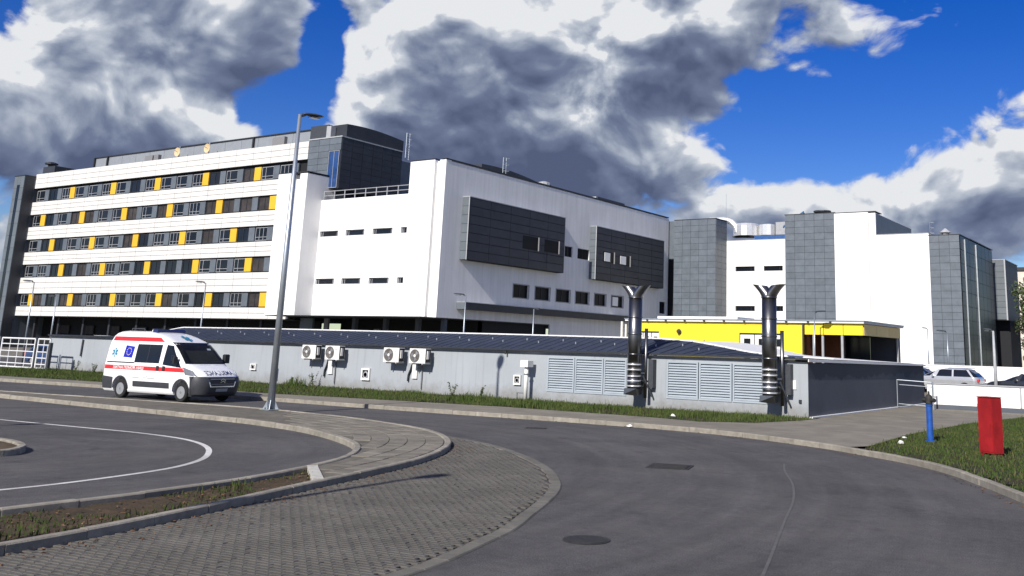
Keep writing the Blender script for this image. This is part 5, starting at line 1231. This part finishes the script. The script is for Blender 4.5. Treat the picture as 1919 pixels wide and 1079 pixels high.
for s in (-1, 1):
    side_patch([(-1.02, 1.06), (3.55, 1.06), (3.62, 1.21), (-1.02, 1.21)], .005, 30, 2, s).build('red_stripe', M_red, AM, local=True)
    side_patch([(-.90, 2.13), (2.14, 2.13), (1.82, 2.285), (-.86, 2.285)], .012, 24, 6, s).build('roof_stripe', M_red, AM, local=True)
    w_ = side_patch([(.66, 1.34), (2.08, 1.34), (2.08, 2.02), (.66, 2.02)], .008, 8, 5, s).build('side_window', M_glass, AM, local=True)
    side_patch([(1.36, 1.34), (1.40, 1.34), (1.40, 2.02), (1.36, 2.02)], .010, 1, 4, s).build('window_divider', M_darkp, w_, local=True)
    side_patch([(2.30, 1.30), (3.36, 1.22), (2.62, 2.00), (2.34, 2.03)], .010, 8, 6, s).build('cab_window', M_glass, AM, local=True)
    side_patch([(-.95, 1.30), (.66, 1.30), (.66, 1.345), (-.95, 1.345)], .006, 10, 1, s).build('door_rail', M_darkp, AM, local=True)
    side_patch([(.75, .46), (2.80, .46), (2.80, .66), (.75, .66)], .02, 10, 2, s).build('side_moulding', M_bump, AM, local=True)
    for xx in (.70, 2.20, 3.38): side_patch([(xx, .70), (xx+.012, .70), (xx+.012, 1.98 if xx < 3 else 1.2), (xx, 1.98 if xx < 3 else 1.2)], .004, 1, 8, s).build('door_gap', M_greyp, AM, local=True)
    for xx in (2.0, 2.34): side_patch([(xx, 1.08), (xx+.14, 1.08), (xx+.14, 1.25), (xx, 1.25)], .03, 2, 2, s).build('door_handle', M_darkp, AM, local=True)
    mr = MB().cbox(3.05, s*1.06-.0, 1.38, 3.22, s*1.06+s*.2, 1.72, .03) if s > 0 else MB().cbox(3.08, -1.22, 1.36, 3.18, -1.06, 1.62, .03)
    mo = mr.build('mirror', M_darkp, AM, local=True); MB().box(3.08, min(s*.95, s*1.08), 1.40, 3.16, max(s*.95, s*1.08), 1.46).build('mirror_arm', M_darkp, mo, local=True)
    MB().box(3.045, min(s*1.09, s*1.23), 1.44, 3.05, max(s*1.09, s*1.23), 1.66).build('mirror_glass', M_headl, mo, local=True)
    side_patch([(3.62, .98), (4.16, .94), (3.92, 1.12), (3.45, 1.25)], .008, 10, 5, s).build('headlight', M_headl, AM, local=True)
    for ax in (0, 3.45): wheel(AM, ax, s*.88, .345, .22, s)
    mb = MB(); n = 14
    for ax in (0, 3.45):
        mb = MB(); vs = []
        for i in range(n+1):
            a = math.pi*i/n
            for rr_ in (.43, .475): x_ = ax+rr_*math.cos(a); z_ = .36+rr_*math.sin(a); vs.append((x_, s*sidey(x_, max(.25, z_), .012), z_))
        fs_ = [(2*i, 2*i+1, 2*i+3, 2*i+2) for i in range(n)]
        mb.add(vs, fs_ if s > 0 else [f[::-1] for f in fs_]); mb.build('wheel_arch_trim', M_bump, AM, local=True)
    # rear dark corner bumper
    side_patch([(-1.09, .34), (-.50, .34), (-.46, .76), (-1.10, .80)], .025, 6, 3, s).build('rear_corner', M_bump, AM, local=True)
    side_patch([(-1.10, .95), (-1.05, .95), (-1.05, 1.75), (-1.09, 1.75)], .006, 2, 6, s).build('tail_light', M_red, AM, local=True)
LET = text_mesh('ХИТНА ПОМОЋ НИШ', .14, lambda u, v: (-.52+u*1.78, -sidey(0, 1.08+v*.105, .009), 1.083+v*.14)); LET.build('lettering', M_letw, AM, local=True)
LET = text_mesh('ХИТНА ПОМОЋ НИШ', .14, lambda u, v: (1.26-u*1.78, sidey(0, 1.08+v*.105, .009), 1.083+v*.14)); LET.build('lettering', M_letw, AM, local=True)
LET = text_mesh('AMBULANCE', .2, lambda u, v: (frontx(-.62+u*1.24, .995+v*.2, .012)+.004, -.62+u*1.24, .995+v*.2)); LET.v = [(a, -b, c) for a, b, c in LET.v]; LET.build('mirrored_lettering', M_navy, AM, local=True)
def star_of_life(f, r):
    mb = MB()
    for k in range(3):
        a = k*math.pi/3; u = (math.sin(a), math.cos(a)); n_ = (math.cos(a), -math.sin(a)); w = r*.24
        mb.add([f(u[0]*r*s1+n_[0]*w*s2, u[1]*r*s1+n_[1]*w*s2) for s1, s2 in ((-1, -1), (-1, 1), (1, 1), (1, -1))], [(0, 1, 2, 3)])
    return mb
so = star_of_life(lambda a, b: (-.60+a, -sidey(-.6, 1.68+b, .007), 1.68+b), .17).build('star_emblem', M_teal, AM, local=True)
so2 = star_of_life(lambda a, b: (frontx(.02+a, 2.26+b*.62, .02), .02+a, 2.275+b*.62), .17).build('star_emblem', M_teal, AM, local=True)
MB().add([(-.61, -sidey(-.6, 1.56, .010), 1.55), (-.585, -sidey(-.6, 1.56, .010), 1.55), (-.585, -sidey(-.6, 1.8, .010), 1.81), (-.61, -sidey(-.6, 1.8, .010), 1.81)], [(0, 1, 2, 3)]).build('staff_mark', M_letw, so, local=True)
fl_ = side_patch([(-.06, 1.52), (.46, 1.50), (.50, 1.92), (-.02, 1.96)], .006, 5, 4).build('blue_flag', M_bluef, AM, local=True)
mb = MB()
for k in range(12):
    a = k*math.pi/6; cx, cz, q = .22+.13*math.cos(a), 1.73+.13*math.sin(a), .022
    mb.add([(cx-q, -sidey(0, cz, .010), cz), (cx, -sidey(0, cz-q, .010), cz-q), (cx+q, -sidey(0, cz, .010), cz), (cx, -sidey(0, cz+q, .010), cz+q)], [(0, 1, 2, 3)])
mb.build('star_ring', M_yst, fl_, local=True)
# heartbeat line
hb = [(.72, .78), (1.0, .78), (1.06, .82), (1.12, .72), (1.2, .92), (1.27, .70), (1.34, .80), (1.45, .78), (1.52, .86), (1.58, .76), (1.66, .78), (1.95, .78)]
mb = MB()
for (a, b), (c, d) in zip(hb, hb[1:]): mb.add([(a, -sidey(a, b, .006), b-.009), (c, -sidey(c, d, .006), d-.009), (c, -sidey(c, d, .006), d+.009), (a, -sidey(a, b, .006), b+.009)], [(0, 1, 2, 3)])
mb.build('pulse_line', M_greyp, AM, local=True)
ws = front_patch([(-.90, 1.36), (.90, 1.36), (.80, 2.12), (-.80, 2.12)], .010, 16, 8).build('windscreen', mat('windscreen_glass', (.008, .009, .012), .1, .3, 2, spec=.15), AM, local=True)
MB().add([(frontx(.45, 1.62, .016), .38, 1.55), (frontx(.6, 1.62, .016), .58, 1.55), (frontx(.6, 1.9, .016), .56, 1.92), (frontx(.45, 1.9, .016), .40, 1.92)], [(0, 1, 2, 3)]).build('windscreen_notice', M_lou, ws, local=True)
for s in (-1, 1): MB().add([(3.62, s*.1, 1.42), (3.60, s*.62, 1.46), (3.58, s*.62, 1.49), (3.60, s*.1, 1.45)], [(0, 1, 2, 3)]).build('wiper', M_darkp, AM, local=True)
# front bumper, grille, plate
BT = [(.22, 3.98, 4.24, .95, .44, .05), (.30, 3.95, 4.38, 1.0, .48, .05), (.58, 3.95, 4.46, 1.04, .52, .05), (.72, 3.95, 4.45, 1.045, .52, .05), (.84, 3.97, 4.43, 1.045, .52, .05), (.93, 4.02, 4.37, 1.04, .50, .05)]
bu = slices(BT, [r_[0] for r_ in BT], n=6).build('front_bumper', M_bump, AM, local=True, smooth=True)
try:
    bu.data.set_sharp_from_angle(angle=R(35))
except Exception: pass
def bump_patch(poly, off, mt, name, parent):
    mb = MB(); ll, lr, ur, ul = [Vector((p[0], p[1], 0)) for p in poly]
    for j in range(3):
        for i in range(9):
            p = ll.lerp(lr, i/8).lerp(ul.lerp(ur, i/8), j/2); x0, x1, w, rf, rr = interp(BT, p.y); a = abs(p.x)-(w-rf)
            mb.v.append(((x1 if a <= 0 else x1-rf+math.sqrt(max(0, rf*rf-a*a)))+off, p.x, p.y))
    for j in range(2):
        for i in range(8): mb.f.append((j*9+i, j*9+i+1, (j+1)*9+i+1, (j+1)*9+i))
    return mb.build(name, mt, parent, local=True)
gs = bump_patch([(-.54, .56), (.54, .56), (.68, .93), (-.68, .93)], .008, M_chrome, 'grille_surround', AM)
bump_patch([(-.50, .60), (.50, .60), (.62, .90), (-.62, .90)], .014, M_darkp, 'grille', gs)
for z in (.66, .84): bump_patch([(-.54, z), (.54, z), (.54, z+.02), (-.54, z+.02)], .020, M_greyp, 'grille_bar', gs)
for k in (0, 1):
    z = .70+k*.075; x_ = 4.475
    MB().add([(x_, -.11, z), (x_, 0, z+.065), (x_, .11, z), (x_, .11, z+.035), (x_, 0, z+.10), (x_, -.11, z+.035)], [(0, 1, 4, 5), (1, 2, 3, 4)]).build('chevron_emblem', M_chrome, gs, local=True)
bump_patch([(-.26, .40), (.26, .40), (.26, .51), (-.26, .51)], .012, M_framew, 'number_plate', AM)
bump_patch([(-.6, .28), (.6, .28), (.6, .37), (-.6, .37)], .008, M_darkp, 'lower_intake', AM)
# roof gear
lb = MB().cbox(1.0, -.62, 2.45, 1.3, .62, 2.60, .03).build('light_bar', mat('blue_beacon', (.01, .02, .12), .15, .1, 3, spec=.8), AM, local=True)
MB().lathe([(.09, 0), (.09, .05), (.05, .09)], (.55, -.2, 2.50), 12).build('beacon', M_plastic, AM, local=True)
rk = MB().tube([(-.45, -.45, 2.5), (-.45, -.45, 2.6), (.3, -.45, 2.6), (.3, -.45, 2.52)], .02, 6).tube([(-.45, .45, 2.5), (-.45, .45, 2.6), (.3, .45, 2.6), (.3, .45, 2.52)], .02, 6).build('roof_rack', M_lamp, AM, local=True)
MB().box(-1.0, -.86, .26, 4.1, .86, .34).build('underbody', M_black, AM, local=True)

def parked_car(name, label, loc, rz, paint, L_=4.4, tall=1.5):
    k = tall/1.5
    CT = [(.22, -.72, 3.42, .80, .35, .25), (.35, -.78, 3.50, .86, .40, .30), (.62, -.80, 3.52, .88, .42, .30), (.78*k, -.80, 3.44, .88, .42, .30), (.90*k, -.78, 3.20, .87, .42, .30), (.985*k, -.75, 2.50, .86, .45, .30)]
    GT = [(.985*k, -.72, 2.46, .82, .30, .25), (1.2*k, -.52, 1.98, .76, .28, .25), (1.38*k, -.20, 1.42, .70, .26, .25)]
    RT_ = [(1.375*k, -.24, 1.47, .71, .28, .25), (1.43*k, -.08, 1.2, .67, .28, .25), (1.48*k, .15, .85, .52, .25, .25)]
    t = thing(name, label, 'car', loc, rz, 'cars parked behind the walls')
    b = slices(CT, [q[0] for q in CT], n=5).build('body', paint, t, local=True)
    cs = [MB().cyl((ax, s*.6, .31), (ax, s*1.1, .31), .36, n=20).build('cutter', M_black, t, local=True) for ax in (0, 2.65) for s in (-1, 1)]
    cut(b, cs)
    gh = slices(GT, [q[0] for q in GT], n=5).build('windows', M_glass, t, local=True)
    slices(RT_, [q[0] for q in RT_], n=5).build('roof', paint, t, local=True)
    for s in (-1, 1):
        for xa, xb in ((-.42, -.30), (.62, .72), (1.62, 1.74)):
            MB().add([(xa-.1 if xa < 0 else xa, s*.828, .985*k), (xb-.1 if xa < 0 else xb+(.25 if xa > 1.5 else 0), s*.828, .985*k), (xb-(.2 if xa > 1.5 else 0)+(.2 if xa < 0 else 0), s*.712, 1.39*k), (xa-(.2 if xa > 1.5 else 0)+(.2 if xa < 0 else 0), s*.712, 1.39*k)], [(0, 1, 2, 3) if s < 0 else (3, 2, 1, 0)]).build('pillar', paint, t, local=True)
        for ax in (0, 2.65): wheel(t, ax, s*.78, .31, .2, s)
        MB().cbox(1.72, min(s*.86, s*1.02), .95*k, 1.86, max(s*.86, s*1.02), 1.08*k, .02).build('mirror', paint, t, local=True)
        MB().cbox(3.20, min(s*.5, s*.78), .62, 3.46, max(s*.5, s*.78), .76, .02).build('headlight', M_headl, t, local=True)
        MB().cbox(-.80, min(s*.5, s*.82), .72, -.70, max(s*.5, s*.82), .88, .02).build('tail_light', M_red, t, local=True)
    MB().cyl((-.3, -.62, 1.46*k), (1.3, -.62, 1.46*k), .02, n=5).build('roof_rail', M_chrome, t, local=True)
    return t
parked_car('parked_car', 'silver estate car parked behind the white boundary wall, left of the lamp post', (-13.1, 61.5, .38), R(177), M_silver)
parked_car('parked_car', 'black car parked behind the white boundary wall, right of the lamp post', (-7.9, 58.0, .38), R(177), M_carblk, tall=1.42)
parked_car('parked_car', 'dark blue car half hidden behind the end of the dark annex wall', (-16.9, 66, .38), R(177), M_carblue, tall=1.42)
parked_car('parked_car', 'dark blue car parked behind the white steel gate', (-74.5, 41.0, 0), R(20), M_carblue, tall=1.45)
parked_car('parked_car', 'black car parked behind the narrow leaf of the steel gate', (-70.0, 43.5, 0), R(15), M_carblk)

# ------------------------------------------------------------------ far right: flats and trees
AP = thing('apartment_block', 'beige apartment tower at the far right edge', 'building', (-32, 240, 0))
box('wall', M_apt, AP, -42, 240, 0, -18, 256, 22.6); box('roof', M_frame, AP, -42.5, 239.5, 22.61, -17.5, 256, 23.3)
wm_ = window_meshes(1.6, 1.5, mull=(.8,), fm=M_framew)
for f_ in range(7):
    for i in range(7): put_window(AP, *wm_, (-41.3+i*3.3, 239.93, 1.6+f_*3.0))
    box('balcony', M_apt, AP, -39, 238.6, .5+f_*3.0, -35, 239.98, 1.5+f_*3.0)
def tree(name, label, loc, h, r, mt=M_fol, n=2600, seed=1):
    rnd = random.Random(seed); t = thing(name, label, 'tree', loc, 0, None)
    tk = MB(); tk.cyl((0, 0, 0), (.1, 0, h*.45), r*.09, r*.05, 8)
    lobes = []
    for k in range(11):
        a = rnd.uniform(0, 6.28); q = rnd.uniform(.2, .75)*r; zc = h*rnd.uniform(.42, .9); e_ = (math.cos(a)*q, math.sin(a)*q, zc)
        tk.cyl((.1, 0, h*rnd.uniform(.3, .45)), e_, r*.035, r*.012, 5); lobes.append((e_, rnd.uniform(.26, .42)*r))
    tk.build('trunk', M_bark, t, local=True)
    c = MB()
    for _ in range(n):
        (lx, ly, lz), lr = rnd.choice(lobes); v = Vector((rnd.gauss(0, 1), rnd.gauss(0, 1), rnd.gauss(0, 1))).normalized()*lr*rnd.uniform(.5, 1.1)
        p = Vector((lx, ly, lz))+v; s = rnd.uniform(.08, .2)*r*.35; u = Vector((rnd.gauss(0, 1), rnd.gauss(0, 1), rnd.gauss(0, 1))).normalized(); w = u.cross(v).normalized()
        c.add([p-u*s, p+w*s*.6, p+u*s, p-w*s*.6], [(0, 1, 2, 3)])
    c.build('crown', mt, t, local=True); return t
tree('roadside_tree', 'dark leafy tree in front of the apartment tower at the right edge', (-20.6, 140, 0), 13.5, 4.2, seed=3)
tree('roadside_tree', 'lower dark tree at the right edge beside the rear tower', (-25.9, 168, 0), 9.5, 3.2, seed=5)

# ------------------------------------------------------------------ litter, weeds
def litter(loc, label, s, seed):
    rnd = random.Random(seed); mb = MB(); n = 6; vs = []
    for j in range(4):
        for i in range(n):
            a = 2*math.pi*i/n; r = s*(0.35, 1, .9, .3)[j]*rnd.uniform(.6, 1.2); vs.append((r*math.cos(a), r*math.sin(a), s*(0, .25, .6, .85)[j]*rnd.uniform(.7, 1.2)))
    mb.add(vs, [(k*n+i, k*n+(i+1) % n, (k+1)*n+(i+1) % n, (k+1)*n+i) for k in range(3) for i in range(n)]+[tuple(3*n+i for i in range(n))])
    o = mb.build('paper_litter', M_plastic); o.location = loc; tag(o, label, 'litter', 'scraps of litter')
litter((-16.6, 31.2, K), 'crumpled white paper in the verge left of the right louvre bank', .11, 1)
litter((-7.55, 27.0, .12), 'crumpled white paper on the lawn below the hydrant', .10, 2)
litter((-8.0, 29.0, .12), 'small white scrap at the lawn edge left of the hydrant', .07, 3)
litter((-15.9, 27.05, .005), 'pale rubble lump lying at the far kerb', .11, 4)
def weed(loc, label, h, seed, n=26):
    rnd = random.Random(seed); t = thing('wall_weed', label, 'plant', loc, 0, 'weeds along the wall'); st_ = MB(); lf = MB()
    for k in range(5):
        a = rnd.uniform(0, 6.28); e_ = Vector((math.cos(a)*h*.3, math.sin(a)*h*.3, h*rnd.uniform(.7, 1)))
        st_.cyl((0, 0, 0), e_, .008, .004, 4)
        for _ in range(n):
            p = e_*rnd.uniform(.15, 1); u = Vector((rnd.gauss(0, 1), rnd.gauss(0, 1), rnd.gauss(0, .6))).normalized()*rnd.uniform(.04, .09); w = u.cross(Vector((rnd.gauss(0, 1), rnd.gauss(0, 1), 1))).normalized()*u.length*.35
            lf.add([p, p+u*.5+w, p+u, p+u*.5-w], [(0, 1, 2, 3)])
    st_.build('stems', M_fol, t, local=True); lf.build('leaves', M_grass, t, local=True)
weed((-38.7, 34.8, K), 'bushy weed under the air conditioner pipes', .75, 1)
weed((-40.3, 34.8, K), 'low weed left of the air conditioner pipes', .4, 2)
weed((-58.5, 34.3, K), 'tall weed before the left end of the grey wall', .7, 3)
weed((-56.8, 34.4, K), 'tall thin weed left of the ambulance', .6, 4)
weed((-55.0, 34.5, K), 'weed just behind the ambulance rear', .6, 6)
weed((-29.0, 34.0, K), 'leafy weed left of the lamp shadow on the wall', .65, 5)
weed((-27.9, 34.6, K), 'spindly weed between lamp shadow and wall vent', .5, 7)
